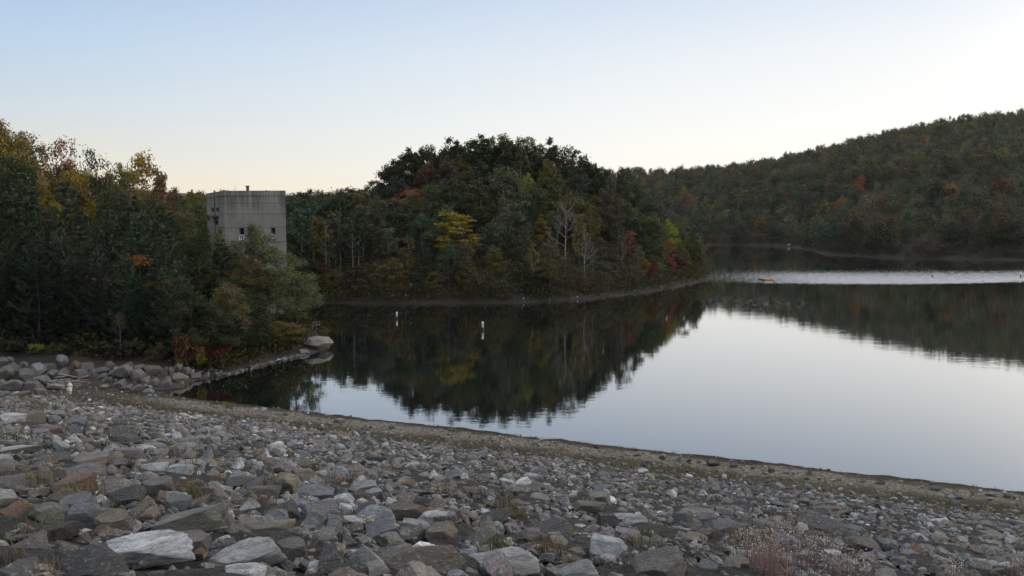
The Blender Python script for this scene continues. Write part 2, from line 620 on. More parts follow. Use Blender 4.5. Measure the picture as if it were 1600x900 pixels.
# ground sheet: polar grid round the camera, out to the horizon
def build_ground():
    ang = np.concatenate([np.arange(-180, -46, 4.0), np.arange(-46, 46.01, 0.3), np.arange(50, 180, 4.0)])
    ang = np.radians(ang)
    rad = np.concatenate([np.geomspace(3, 30, 16), np.geomspace(30.5, 320, 230), np.geomspace(324, 2600, 90)])
    A, RR = np.meshgrid(ang, rad)
    x, y = RR * np.sin(A), RR * np.cos(A)
    zr = z_rbf(x, y)
    s = s_of(x, y)
    zd = z_dam(s, t_of(x, y)) - 0.6
    z = np.maximum(zr, zd)
    far = np.clip((RR - 1000) / 800, 0, 1)
    z = z * (1 - far) + 30 * far
    nse = 0.10 * np.sin(x * 0.9 + 1.3 * np.sin(y * 0.7)) * np.sin(y * 1.1) + 0.05 * np.sin(x * 3.1) * np.sin(y * 2.7)
    z = z + nse * np.clip(zr / 0.8, 0, 1)
    nr, na = x.shape
    v = np.stack([x.ravel(), y.ravel(), z.ravel()], 1)
    v = np.vstack([v, [[0, 0, CREST - 0.6]]])
    i = np.arange(nr - 1)[:, None] * na
    j = np.arange(na)[None, :]
    jn = (j + 1) % na
    f = np.stack([(i + j), (i + jn), (i + na + jn), (i + na + j)], -1).reshape(-1, 4)[:, ::-1]
    m, nt, out = new_mat('ground')
    pos = N(nt, 'ShaderNodeNewGeometry').outputs['Position']
    n1 = noise(nt, pos, 0.25, 5, 0.6)
    n2 = noise(nt, pos, 3.0, 5, 0.7)
    c = mixc(nt, ramp(nt, n1, 0.35, 0.65), (0.034, 0.027, 0.02), (0.06, 0.042, 0.03))
    c = mixc(nt, ramp(nt, n2, 0.5, 0.7, 0, 0.5), c, (0.085, 0.062, 0.042))
    sep = N(nt, 'ShaderNodeSeparateXYZ')
    L(nt, pos, sep.inputs[0])
    shore = ramp(nt, math_(nt, 'ADD', sep.outputs[2], math_(nt, 'MULTIPLY', n2, -0.3)), 0.0, 0.22, 1.0, 0.0)
    c = mixc(nt, math_(nt, 'MULTIPLY', shore, 0.6), c, (0.05, 0.044, 0.036))
    p = N(nt, 'ShaderNodeBsdfPrincipled')
    L(nt, c, p.inputs['Base Color'])
    p.inputs['Roughness'].default_value = 0.95
    b = N(nt, 'ShaderNodeBump')
    b.inputs['Strength'].default_value = 0.8
    b.inputs['Distance'].default_value = 0.2
    L(nt, n2, b.inputs['Height'])
    L(nt, b.outputs[0], p.inputs['Normal'])
    L(nt, p.outputs[0], out.inputs[0])
    me = np_mesh('ground', v, f, m, True)
    o = link('ground', me)
    tag(o, kind='structure')


build_ground()


def build_dam():
    s = np.concatenate([np.arange(-8, -1, 0.8), np.arange(-1, 6.5, 0.14), np.arange(6.5, S0 + 4, 0.45), np.arange(S0 + 4, S0 + 30, 3)])
    t = np.concatenate([np.arange(-60, -34, 1.5), np.arange(-34, 70, 0.28), np.arange(70, 120, 2.5)])
    S, T = np.meshgrid(s, t)
    z = z_dam(S, T)
    amp = np.where(S > BENCH, 0.10, 0.03) * (S > 0.1)
    z = z + amp * (np.sin(S * 2.1 + 1.7 * np.sin(T * 0.9)) * np.sin(T * 1.7 + S * 0.4) + 0.5 * np.sin(T * 4.3 + S) * np.sin(S * 3.7))
    # scattered low humps along the small bank at the waterline
    z = z + np.clip(1 - np.abs(S - 0.5) / 0.6, 0, 1) * 0.045 * (np.sin(T * 2.3 + 4 * np.sin(T * 0.37)) + np.sin(T * 6.3 + 5 * np.sin(T * 0.61)) * 0.8) * (0.5 + 0.5 * np.sin(T * 0.43 + 2))
    x = W0.x + DN.x * S + DV.x * T
    y = W0.y + DN.y * S + DV.y * T
    nt_, ns_ = S.shape
    v = np.stack([x.ravel(), y.ravel(), z.ravel()], 1)
    i = np.arange(nt_ - 1)[:, None] * ns_
    j = np.arange(ns_ - 1)[None, :]
    f = np.stack([i + j, i + j + 1, i + ns_ + j + 1, i + ns_ + j], -1).reshape(-1, 4)
    m, nt, out = new_mat('dam_slope')
    pos = N(nt, 'ShaderNodeNewGeometry').outputs['Position']
    vm = N(nt, 'ShaderNodeVectorMath', operation='DOT_PRODUCT')
    sub = N(nt, 'ShaderNodeVectorMath', operation='SUBTRACT')
    L(nt, pos, sub.inputs[0])
    sub.inputs[1].default_value = (W0.x, W0.y, 0)
    L(nt, sub.outputs[0], vm.inputs[0])
    vm.inputs[1].default_value = (DN.x, DN.y, 0)
    sd_ = vm.outputs['Value']
    n1 = noise(nt, pos, 0.55, 5, 0.65)
    n2 = noise(nt, pos, 5.0, 6, 0.75)
    n3 = noise(nt, pos, 28.0, 4, 0.7)
    sw = math_(nt, 'ADD', sd_, math_(nt, 'MULTIPLY', math_(nt, 'SUBTRACT', n1, 0.5), 3.0))
    soil = mixc(nt, ramp(nt, n2, 0.35, 0.65), (0.028, 0.026, 0.025), (0.085, 0.08, 0.075))
    sand = mixc(nt, ramp(nt, n2, 0.35, 0.62), (0.13, 0.113, 0.094), (0.30, 0.265, 0.225))
    moss = mixc(nt, ramp(nt, n3, 0.35, 0.65), (0.05, 0.05, 0.026), (0.10, 0.08, 0.045))
    wet = mixc(nt, ramp(nt, n3, 0.35, 0.65), (0.028, 0.025, 0.02), (0.06, 0.05, 0.038))
    inb = math_(nt, 'MULTIPLY', ramp(nt, sw, 1.0, 1.6), ramp(nt, sw, 2.4, 3.8, 1.0, 0.0))
    inb = math_(nt, 'MULTIPLY', inb, ramp(nt, n2, 0.38, 0.54, 0.1, 1.0))
    veg = math_(nt, 'MULTIPLY', ramp(nt, sw, 0.3, 0.8), ramp(nt, sw, 5.2, 6.6, 1.0, 0.0))
    c = mixc(nt, veg, soil, moss)
    c = mixc(nt, inb, c, sand)
    c = mixc(nt, ramp(nt, math_(nt, 'ADD', sd_, math_(nt, 'MULTIPLY', math_(nt, 'SUBTRACT', n2, 0.5), 0.7)), 0.6, 1.1, 1.0, 0.0), c, wet)
    sx = N(nt, 'ShaderNodeSeparateXYZ')
    L(nt, pos, sx.inputs[0])
    mud = math_(nt, 'MULTIPLY', ramp(nt, sx.outputs[0], -27, -21, 1.0, 0.0), ramp(nt, sw, 4.6, 6.0, 1.0, 0.0))
    c = mixc(nt, math_(nt, 'MULTIPLY', mud, 0.8), c, (0.055, 0.046, 0.037))
    c = mixc(nt, ramp(nt, n3, 0.58, 0.7, 0.0, 0.5), c, (0.26, 0.25, 0.24))
    p = N(nt, 'ShaderNodeBsdfPrincipled')
    L(nt, c, p.inputs['Base Color'])
    p.inputs['Roughness'].default_value = 0.95
    p.inputs['Specular IOR Level'].default_value = 0.2
    b = N(nt, 'ShaderNodeBump')
    b.inputs['Strength'].default_value = 1.0
    b.inputs['Distance'].default_value = 0.08
    L(nt, math_(nt, 'ADD', n3, n2), b.inputs['Height'])
    L(nt, b.outputs[0], p.inputs['Normal'])
    L(nt, p.outputs[0], out.inputs[0])
    o = link('dam_slope', np_mesh('dam_slope', v, f, m, True))
    tag(o, kind='structure')


build_dam()


def build_water():
    m, nt, out = new_mat('lake_water')
    geo = N(nt, 'ShaderNodeNewGeometry')
    pos = geo.outputs['Position']
    sep = N(nt, 'ShaderNodeSeparateXYZ')
    L(nt, pos, sep.inputs[0])
    # a breeze roughens a belt of the lake beyond the point, and its ragged edge
    big = noise(nt, scaled(nt, pos, (0.012, 0.05, 0.0)), 1.0, 4, 0.6)
    yy = math_(nt, 'ADD', sep.outputs[1], math_(nt, 'MULTIPLY', math_(nt, 'SUBTRACT', big, 0.5), 30.0))
    ylow = math_(nt, 'MULTIPLY', math_(nt, 'POWER', math_(nt, 'ABSOLUTE', math_(nt, 'SUBTRACT', sep.outputs[0], 72.0)), 2.0), 0.006)
    yb = math_(nt, 'SUBTRACT', math_(nt, 'SUBTRACT', sep.outputs[1], 152.0), ylow)
    yb = math_(nt, 'ADD', yb, math_(nt, 'MULTIPLY', math_(nt, 'SUBTRACT', big, 0.5), 9.0))
    belt = math_(nt, 'MULTIPLY', ramp(nt, yb, -3, 9), ramp(nt, yy, 162, 226, 1.0, 0.0))
    belt = math_(nt, 'MULTIPLY', belt, ramp(nt, sep.outputs[0], 36, 74, 0.35, 1.0))
    belt = math_(nt, 'MULTIPLY', belt, ramp(nt, sep.outputs[0], 36, 44))
    edge = math_(nt, 'MULTIPLY', ramp(nt, yy, 92, 118), ramp(nt, yy, 120, 150, 1.0, 0.0))
    edge = math_(nt, 'MULTIPLY', edge, math_(nt, 'MULTIPLY', ramp(nt, sep.outputs[0], 22, 34), ramp(nt, sep.outputs[0], 40, 52, 1.0, 0.0)))
    fleck = noise(nt, scaled(nt, pos, (2.4, 0.34, 1.0)), 1.0, 4, 0.8)
    dens = math_(nt, 'ADD', math_(nt, 'MULTIPLY', belt, 0.70), math_(nt, 'MULTIPLY', edge, 0.24))
    thr = math_(nt, 'SUBTRACT', 0.74, math_(nt, 'MULTIPLY', dens, 0.52))
    rip = ramp(nt, math_(nt, 'SUBTRACT', fleck, thr), -0.04, 0.08)
    r1 = noise(nt, scaled(nt, pos, (0.55, 1.1, 1.0)), 1.6, 3, 0.6)
    r2 = noise(nt, scaled(nt, pos, (0.8, 1.3, 1.0)), 0.35, 2, 0.5)
    chop = noise(nt, scaled(nt, pos, (1.0, 1.3, 1.0)), 1.1, 4, 0.6, 0.4)
    h = math_(nt, 'ADD', math_(nt, 'MULTIPLY', r1, 0.0028), math_(nt, 'MULTIPLY', r2, 0.0035))
    h = math_(nt, 'ADD', h, math_(nt, 'MULTIPLY', math_(nt, 'MULTIPLY', chop, 0.5), rip))
    b = N(nt, 'ShaderNodeBump')
    b.inputs['Strength'].default_value = 1.0
    b.inputs['Distance'].default_value = 1.0
    L(nt, h, b.inputs['Height'])
    dif = N(nt, 'ShaderNodeBsdfDiffuse')
    dif.inputs['Color'].default_value = (0.006, 0.009, 0.009, 1)
    gl = N(nt, 'ShaderNodeBsdfGlossy')
    gl.inputs['Color'].default_value = (1, 1, 1, 1)
    L(nt, math_(nt, 'ADD', math_(nt, 'MULTIPLY', rip, 0.12), 0.022), gl.inputs['Roughness'])
    L(nt, b.outputs[0], gl.inputs['Normal'])
    dt = N(nt, 'ShaderNodeVectorMath', operation='DOT_PRODUCT')
    L(nt, geo.outputs['Incoming'], dt.inputs[0])
    L(nt, geo.outputs['Normal'], dt.inputs[1])
    one = math_(nt, 'SUBTRACT', 1.0, math_(nt, 'ABSOLUTE', dt.outputs['Value']))
    fac = math_(nt, 'ADD', math_(nt, 'MULTIPLY', math_(nt, 'POWER', one, 2.9), 1.10), 0.02)
    mx = N(nt, 'ShaderNodeMixShader')
    L(nt, math_(nt, 'MINIMUM', fac, 1.0), mx.inputs[0])
    L(nt, dif.outputs[0], mx.inputs[1])
    L(nt, gl.outputs[0], mx.inputs[2])
    L(nt, mx.outputs[0], out.inputs[0])
    xs = np.linspace(-700, 900, 41)
    ys = np.linspace(-300, 700, 31)
    X, Y = np.meshgrid(xs, ys)
    v = np.stack([X.ravel(), Y.ravel(), np.zeros(X.size)], 1)
    i = np.arange(30)[:, None] * 41
    j = np.arange(40)[None, :]
    f = np.stack([i + j, i + j + 1, i + 41 + j + 1, i + 41 + j], -1).reshape(-1, 4)
    tag(link('lake_water', np_mesh('lake_water', v, f, m, False)), kind='structure')


build_water()

HAZE = 0.00005
if HAZE > 0:
    hm, hnt, hout = new_mat('haze')
    pv = N(hnt, 'ShaderNodeVolumePrincipled')
    pv.inputs['Color'].default_value = (0.9, 0.93, 0.97, 1)
    pv.inputs['Density'].default_value = HAZE
    pv.inputs['Anisotropy'].default_value = 0.2
    L(hnt, pv.outputs[0], hout.inputs['Volume'])
    ho = MB().box((-2650, -2650, -8.2), (2650, 2650, 126)).obj('haze', hm)
    tag(ho, 'thin evening haze lying over the lake and hills', 'haze', None, 'stuff')

# ------------------------------------------------------------------ trees
def unit(v):
    return v / np.maximum(np.linalg.norm(v, axis=-1, keepdims=True), 1e-9)


def leaf_quads(c, size, up=0.35, aspect=0.62, out=None, outw=0.0):
    """Diamond-shaped leaf sprays at centres c (n,3)."""
    n = len(c)
    nrm = NR.normal(size=(n, 3))
    nrm[:, 2] += up * 2
    if out is not None:
        nrm = nrm + out * outw * 2
    nrm = unit(nrm)
    ref = NR.normal(size=(n, 3))
    u = unit(np.cross(nrm, ref))
    w = np.cross(nrm, u)
    s = size * NR.uniform(0.6, 1.35, size=(n, 1))
    a = c - u * s
    b = c + w * s * aspect - nrm * s * 0.15
    d = c + u * s
    e = c - w * s * aspect - nrm * s * 0.15
    v = np.stack([a, b, d, e], 1).reshape(-1, 3)
    f = np.arange(n * 4).reshape(n, 4)
    return v, f


def make_broadleaf(H, Rr, base, nclump, per, leaf, seed, lean=0.0, gap=0.0, rsq=0.30, limbs=True, trunk_r=0.16, top=1.0):
    """Crown mesh, trunk mesh of a broadleaf tree of height H, crown radius Rr, crown starting at base."""
    g = np.random.default_rng(seed)
    rr = random.Random(seed)
    cz = (base + H) / 2
    hz = (H - base) / 2
    cl = []
    tries = 0
    while len(cl) < nclump and tries < nclump * 40:
        tries += 1
        d = unit(g.normal(size=3))
        rad = g.uniform(0.35, 1.0) ** 0.6
        p = d * rad
        # broad shoulders low, rounded head
        wz = 1.0 - 0.35 * max(p[2], 0) ** 2
        q = np.array([p[0] * Rr * wz, p[1] * Rr * wz, cz + p[2] * hz])
        if p[2] < -0.75 and rr.random() < 0.6:
            continue
        if gap and rr.random() < gap * (1 - rad):
            continue
        cl.append((q, rad))
    cs, outs = [], []
    for q, rad in cl:
        r = Rr * rsq * g.uniform(0.65, 1.25)
        k = int(per * g.uniform(0.6, 1.3))
        d = unit(g.normal(size=(k, 3)))
        rad_ = np.minimum(np.abs(g.normal(size=(k, 1))) * 0.5 + 0.28, 1.12)
        pts = q + d * rad_ * np.array([r, r, r * 0.72]) * top
        cs.append(pts)
        outs.append(d)
    c = np.concatenate(cs)
    v, f = leaf_quads(c, leaf, 0.35, 0.62, np.concatenate(outs), 0.5)
    crown = np_mesh('crown', v, f, MAT['leaf'])
    t = MB()
    lx, ly = rr.uniform(-1, 1) * lean, rr.uniform(-1, 1) * lean
    pts = []
    for i in range(7):
        k = i / 6
        pts.append((lx * k * k * H + 0.10 * math.sin(k * 5 + seed), ly * k * k * H + 0.10 * math.cos(k * 4 + seed), H * 0.86 * k - 0.3))
    t.tube(pts, [trunk_r * (1.25 if i == 0 else 1) * (1 - 0.82 * i / 6) for i in range(7)], 7)
    if limbs:
        order = sorted(cl, key=lambda z: -z[1])[: min(22, len(cl))]
        for q, rad in order:
            q = Vector(q)
            zb = max(base * 0.8, min(q.z - 0.25 * math.hypot(q.x, q.y) - 0.6, H * 0.8))
            k = min(max((zb + 0.3) / (H * 0.86), 0), 1)
            st = Vector((lx * k * k * H, ly * k * k * H, zb))
            mid = st.lerp(q, 0.5) + Vector((rr.uniform(-.2, .2), rr.uniform(-.2, .2), -0.15))
            r0 = trunk_r * 0.38 * (1 - 0.5 * k)
            t.tube([st, mid, q], [r0, r0 * 0.7, r0 * 0.25], 5, False)
    return crown, t.mesh('trunk', MAT['bark'], True)


def make_bare(H, Rr, base, seed, trunk_r=0.14, leaves=260, leaf=0.16):
    """A pale, nearly leafless tree: trunk, forking limbs and twigs."""
    rr = random.Random(seed)
    t = MB()
    tips = []

    def grow(p, d, length, r, depth):
        q = p + d * length
        mid = p.lerp(q, 0.5) + Vector((rr.uniform(-1, 1), rr.uniform(-1, 1), rr.uniform(-1, 1))) * length * 0.06
        t.tube([p, mid, q], [r, r * 0.8, r * 0.6], 5 if depth < 2 else 3, False)
        if depth >= 4 or length < 0.35:
            tips.append(q)
            return
        n = 3 if depth < 3 else 2
        for _ in range(n):
            a = Vector((rr.uniform(-1, 1), rr.uniform(-1, 1), rr.uniform(-0.1, 0.9))).normalized()
            nd = (d * 0.75 + a * 0.75 + Vector((0, 0, 0.15))).normalized()
            grow(q.lerp(p, rr.uniform(0, 0.35)), nd, length * rr.uniform(0.55, 0.8), r * 0.58, depth + 1)
    pts = [(0.08 * math.sin(i * 1.3 + seed), 0.08 * math.cos(i + seed), H * 0.93 * i / 8 - 0.3) for i in range(9)]
    t.tube(pts, [trunk_r * (1 - 0.9 * i / 8) for i in range(9)], 7)
    nb = 11
    for i in range(nb):
        k = (base + (H * 0.9 - base) * (i + rr.random() * 0.6) / nb)
        an = i * 2.4 + rr.uniform(-.4, .4)
        d = Vector((math.cos(an), math.sin(an), rr.uniform(0.35, 1.0))).normalized()
        grow(Vector((0, 0, k)), d, Rr * rr.uniform(0.4, 0.62) * (1.1 - 0.6 * (k - base) / (H - base)), trunk_r * 0.34, 1)
    tp = np.array([tuple(x) for x in tips])
    idx = NR.integers(0, len(tp), leaves)
    v, f = leaf_quads(tp[idx] + NR.normal(size=(leaves, 3)) * 0.3, leaf)
    return np_mesh('crown', v, f, MAT['leaf']), t.mesh('trunk', MAT['bark'], True)


def make_pine(H, Rr, seed, step=1.05, tuft=0.32, dens=1.0, base=0.06):
    """White pine: whorls of near level limbs that turn up at their plumed ends."""
    g = np.random.default_rng(seed)
    rr = random.Random(seed)
    t = MB()
    t.tube([(0.06 * math.sin(i + seed), 0.06 * math.cos(i * 1.4 + seed), H * 0.97 * i / 8 - 0.3) for i in range(9)], [0.2 * (1 - 0.92 * i / 8) for i in range(9)], 7)
    cs, ds = [], []
    z = H * base
    while z < H * 0.985:
        k = (z - H * base) / (H * (1 - base))
        prof = min(1.0, 0.62 + 1.6 * k) * (1 - k) ** 0.72
        nb = rr.choice((5, 6, 6, 7)) if k < 0.9 else 4
        a0 = rr.uniform(0, 2 * PI)
        for b in range(nb):
            if rr.random() < 0.14:
                continue
            an = a0 + b * 2 * PI / nb + rr.uniform(-.35, .35)
            Ln = max(0.22, Rr * prof * rr.uniform(0.55, 1.22))
            up0 = rr.uniform(-0.12, 0.10) + 0.45 * k
            dx, dy = math.cos(an), math.sin(an)
            pts = []
            for i in range(4):
                u = i / 3
                pts.append((dx * Ln * u, dy * Ln * u, z + Ln * (up0 * u + 0.26 * u * u - 0.16 * math.sin(PI * u))))
            t.tube(pts, [0.045, 0.035, 0.022, 0.01], 4, False)
            n = int(dens * 60 * max(Ln, 0.5))
            u = g.uniform(0.18, 1.04, n) ** 0.6
            px = np.interp(u, [0, 1 / 3, 2 / 3, 1, 1.05], [p[0] for p in pts] + [pts[-1][0] * 1.04])
            py = np.interp(u, [0, 1 / 3, 2 / 3, 1, 1.05], [p[1] for p in pts] + [pts[-1][1] * 1.04])
            pz = np.interp(u, [0, 1 / 3, 2 / 3, 1, 1.05], [p[2] for p in pts] + [pts[-1][2] + 0.05])
            wdt = 0.19 * Ln * np.sin(np.clip(u, 0, 1) * PI * 0.8 + 0.35) + 0.06
            side = g.uniform(-1, 1, n)
            c = np.stack([px - dy * side * wdt, py + dx * side * wdt, pz + g.normal(size=n) * 0.07 - 0.08 * np.abs(side) * wdt], 1)
            d = np.stack([dx - dy * side * 0.8, dy + dx * side * 0.8, np.full(n, 0.45)], 1) + g.normal(size=(n, 3)) * 0.33
            cs.append(c)
            ds.append(unit(d))
        z += step * rr.uniform(0.75, 1.25) * (1.0 - 0.35 * k)
    c, d = np.concatenate(cs), np.concatenate(ds)
    n = len(c)
    w = unit(np.cross(d, g.normal(size=(n, 3))))
    s = tuft * g.uniform(0.6, 1.3, size=(n, 1))
    a = c - d * s * 0.3
    v = np.stack([a, c + d * s * 0.35 + w * s * 0.22, c + d * s, c + d * s * 0.35 - w * s * 0.22], 1).reshape(-1, 3)
    f = np.arange(n * 4).reshape(n, 4)
    return np_mesh('crown', v, f, MAT['needle']), t.mesh('trunk', MAT['bark'], True)


PROTO = {}
# near trees (left bank), 12 m tall
PROTO['oak'] = [make_broadleaf(12, 3.6, 1.2, 70, 165, 0.125, 100 + i, 0.03) for i in range(4)]
PROTO['loose'] = [make_broadleaf(12, 3.2, 3.2, 40, 70, 0.15, 120 + i, 0.05, 0.5, 0.26) for i in range(3)]
PROTO['pine'] = [make_pine(14, 3.5, 140 + i) for i in range(4)]
# trees across the water, 12 m tall
PROTO['mid'] = [make_broadleaf(12, 3.4, 0.9, 60, 84, 0.20, 200 + i, 0.03) for i in range(6)]
PROTO['tall'] = [make_broadleaf(12, 1.9, 4.4, 32, 58, 0.20, 220 + i, 0.03, 0.0, 0.36, trunk_r=0.11) for i in range(4)]
PROTO['open'] = [make_broadleaf(12, 3.4, 2.8, 48, 62, 0.18, 240 + i, 0.05, 0.4, 0.30) for i in range(4)]
PROTO['layer'] = [make_broadleaf(12, 3.5, 1.4, 52, 70, 0.20, 260 + i, 0.02, 0.0, 0.24, top=np.array([1.25, 1.25, 0.55])) for i in range(2)]
PROTO['bare'] = [make_bare(12, 3.0, 4.5, 280 + i) for i in range(3)]
PROTO['thin'] = [make_bare(12, 1.7, 6.0, 290 + i, 0.10, 500, 0.2) for i in range(3)]
PROTO['shrub'] = [make_broadleaf(3, 1.6, 0.15, 26, 80, 0.10, 300 + i, 0.0, 0.0, 0.36, trunk_r=0.05) for i in range(3)]
PROTO['far'] = [make_broadleaf(12, 3.9, 0.8, 26, 46, 0.42, 320 + i, 0.02, limbs=False) for i in range(4)]
HP = dict(oak=12, loose=12, pine=14, mid=12, tall=12, open=12, layer=12, bare=12, thin=12, shrub=3, far=12)

C_ = dict(
    green=(0.092, 0.108, 0.042), dark=(0.058, 0.070, 0.033), olive=(0.145, 0.12, 0.042), grey=(0.15, 0.145, 0.085), pine=(0.064, 0.088, 0.050), bluegreen=(0.076, 0.100, 0.062), fresh=(0.125, 0.142, 0.060),
    yellow=(0.34, 0.25, 0.045), gold=(0.25, 0.185, 0.05), orange=(0.36, 0.14, 0.04), red=(0.26, 0.082, 0.048), crimson=(0.135, 0.036, 0.036), rust=(0.15, 0.075, 0.038), brown=(0.105, 0.08, 0.055), lime=(0.27, 0.30, 0.045), tan=(0.13, 0.10, 0.065))
WORD = dict(fresh='light green', green='dull green', dark='dark green', olive='olive green', grey='pale grey-green', pine='dark green', bluegreen='bluish green', yellow='yellow', gold='golden yellow', orange='orange', red='red-orange', crimson='crimson', rust='rust brown', brown='brown', lime='yellow-green', tan='tan')
BARK = dict(oak=(0.10, 0.085, 0.07), loose=(0.12, 0.105, 0.09), pine=(0.07, 0.055, 0.045), mid=(0.16, 0.145, 0.125), tall=(0.36, 0.35, 0.33), open=(0.20, 0.185, 0.165), layer=(0.12, 0.10, 0.085), bare=(0.34, 0.325, 0.30), thin=(0.36, 0.35, 0.33), shrub=(0.09, 0.075, 0.06), far=(0.15, 0.14, 0.12))
NAME = dict(oak='broadleaf_tree', loose='broadleaf_tree', pine='pine_tree', mid='broadleaf_tree', tall='broadleaf_tree', open='broadleaf_tree', layer='broadleaf_tree', bare='bare_tree', thin='bare_tree', shrub='shrub', far='broadleaf_tree')

TREES = []          # (root, kind, colour word, x, y, top pixel)


def tree(kind, x, y, H, wid, colr, label=None, group=None, sink=0.0, jit=0.18, z=None, name=None, cat=None):
    """One tree standing at x, y: Empty at its foot > trunk, crown. wid = crown width in metres (None: in proportion)."""
    crown, trunk = rnd.choice(PROTO[kind])
    z0 = gz(x, y) if z is None else z
    o = empty(name or NAME[kind], (x, y, z0 - sink))
    sz = H / HP[kind]
    base_w = dict(oak=7.6, loose=6.8, pine=7.4, mid=7.2, tall=4.4, open=7.2, layer=7.6, bare=6, thin=3.6, shrub=3.6, far=7.6)[kind]
    sw = sz * rnd.uniform(0.9, 1.12) if wid is None else wid / base_w
    o.scale = (sw, sw, sz)
    o.rotation_euler = (0, 0, rnd.uniform(0, 2 * PI))
    c = C_[colr]
    k = rnd.uniform(1 - jit, 1 + jit)
    c = tuple(max(0.004, q * k * rnd.uniform(1 - jit * 0.4, 1 + jit * 0.4)) for q in c)
    link('trunk', trunk, o, BARK[kind])
    link('crown', crown, o, c)
    o['category'] = cat or dict(maple_tree='maple tree', young_tree='tree', broadleaf_tree='tree', pine_tree='pine tree', bare_tree='bare tree', shrub='shrub')[NAME[kind]]
    if label:
        tag(o, label)
    if group:
        o['group'] = group
    TREES.append(dict(o=o, kind=kind, col=colr, x=x, y=y, z=z0, H=H, W=sw * base_w, label=label))
    return o


def tree_px(kind, px, Y, ytop, wpx, colr, label=None, group=None, **kw):
    """A tree whose crown top is seen at pixel (px, ytop) when it stands at depth Y; wpx = crown width in pixels."""
    p = at(px, ytop, Y)
    z0 = max(gz(p.x, Y), 0.0)
    return tree(kind, p.x, Y, max(p.z - z0, 1.0), None if wpx is None else wpx / F_PX * Y, colr, label, group, **kw)


# --- left bank
LB = 'trees crowding the left bank'
for a in (
    ('pine', -70, 66, 262, 150, 'pine', None), ('pine', 18, 66.5, 290, 130, 'pine', 'broad dark pine with drooping plumes at the left edge, above the bank boulders'),
    ('pine', 72, 68, 330, 105, 'pine', 'dark pine behind the yellow-green shrub'), ('pine', 128, 67.5, 352, 100, 'pine', 'dark pine on the bank behind the white jug'),
    ('pine', 160, 71, 318, 100, 'bluegreen', 'tall bluish pine rising between the two orange boughs'), ('pine', 212, 69, 345, 110, 'pine', 'dark pine with layered boughs behind the bare grey sapling'),
    ('pine', 262, 70, 372, 105, 'pine', 'dark pine right of the bare sapling, boughs reaching over the bank'), ('pine', 310, 72, 392, 95, 'dark', 'dark pine above the dark inlet, left of the concrete tower'),
    ('pine', 100, 76, 282, 110, 'bluegreen', 'tall bluish pine standing behind the bank pines, left of the open yellow tree'), ('pine', 40, 76, 268, 110, 'pine', 'tall dark pine behind the broad edge pine'),
    ('pine', 205, 80, 303, 110, 'pine', 'tall dark pine below the open yellow tree'),
    ('pine', 250, 82, 322, 95, 'bluegreen', 'bluish pine standing just left of the concrete tower'), ('pine', 345, 76, 372, 90, 'dark', 'dark pine covering the foot of the left tower wall'),
    ('oak', -40, 92, 190, 120, 'olive', None), ('oak', 8, 92, 190, 100, 'olive', 'tallest olive tree on the left skyline, at the edge'), ('oak', 40, 96, 205, 90, 'olive', 'olive round tree on the left skyline beside the tallest one'),
    ('oak', 82, 97, 212, 85, 'rust', 'rust tinged tree on the left skyline'), ('bare', 108, 99, 218, 60, 'brown', 'bare twigs poking above the left skyline'), ('oak', 152, 92, 228, 90, 'green', 'round dark green crown standing out on the left skyline'),
    ('oak', 118, 88, 258, 80, 'gold', 'golden-brown tree under the skyline, left of the round dark green crown'), ('oak', 190, 98, 255, 75, 'gold', 'golden tinged tree between the dark green crown and the open yellow tree'),
    ('open', 222, 110, 236, 78, 'yellow', 'open yellow tree with sky showing through, on the left skyline'), ('open', 250, 108, 266, 60, 'rust', 'russet tree at the right shoulder of the open yellow tree'),
    ('oak', 62, 84, 262, 60, 'gold', 'small yellow crown amid the dark left slope'), ('oak', 20, 86, 245, 95, 'dark', 'dark green crown under the tallest olive tree'), ('oak', 235, 93, 300, 80, 'olive', 'olive tree below the russet shoulder tree'),
    ('oak', 178, 88, 290, 85, 'dark', 'dark crown below the round green skyline crown'), ('oak', 275, 118, 296, 60, 'green', 'green tree on the falling skyline left of the tower'), ('oak', 300, 132, 299, 55, 'olive', 'olive tree just left of the tower roof'),
    ('oak', 285, 96, 325, 70, 'olive', 'olive tree against the left edge of the tower'), ('oak', 315, 86, 356, 64, 'dark', 'dark crown covering the lower left tower wall'),
    ('oak', 345, 82, 350, 62, 'green', 'slender green crown in front of the tower corner'), ('loose', 372, 80, 372, 55, 'grey', 'grey-green tree in front of the left tower window'),
    ('oak', 402, 78, 352, 92, 'fresh', 'olive tree with thin top in front of the tower, between its two windows'), ('oak', 390, 76, 398, 74, 'olive', 'leafy olive tree with russet tips low before the tower'),
    ('oak', 460, 76.5, 394, 84, 'fresh', 'light green tree leaning over the water right of the tower'), ('loose', 432, 77, 420, 66, 'olive', 'forked tree at the waterside in front of the tower base'), ('oak', 352, 73, 430, 80, 'dark', 'low dark tree over the inlet shore'),
    ('oak', -120, 95, 185, 140, 'olive', None), ('oak', -90, 75, 240, 120, 'dark', None),
):
    kind, px, Y, yt, w, col, lab = a
    tree_px(kind, px, Y, yt, w, col, lab, LB)
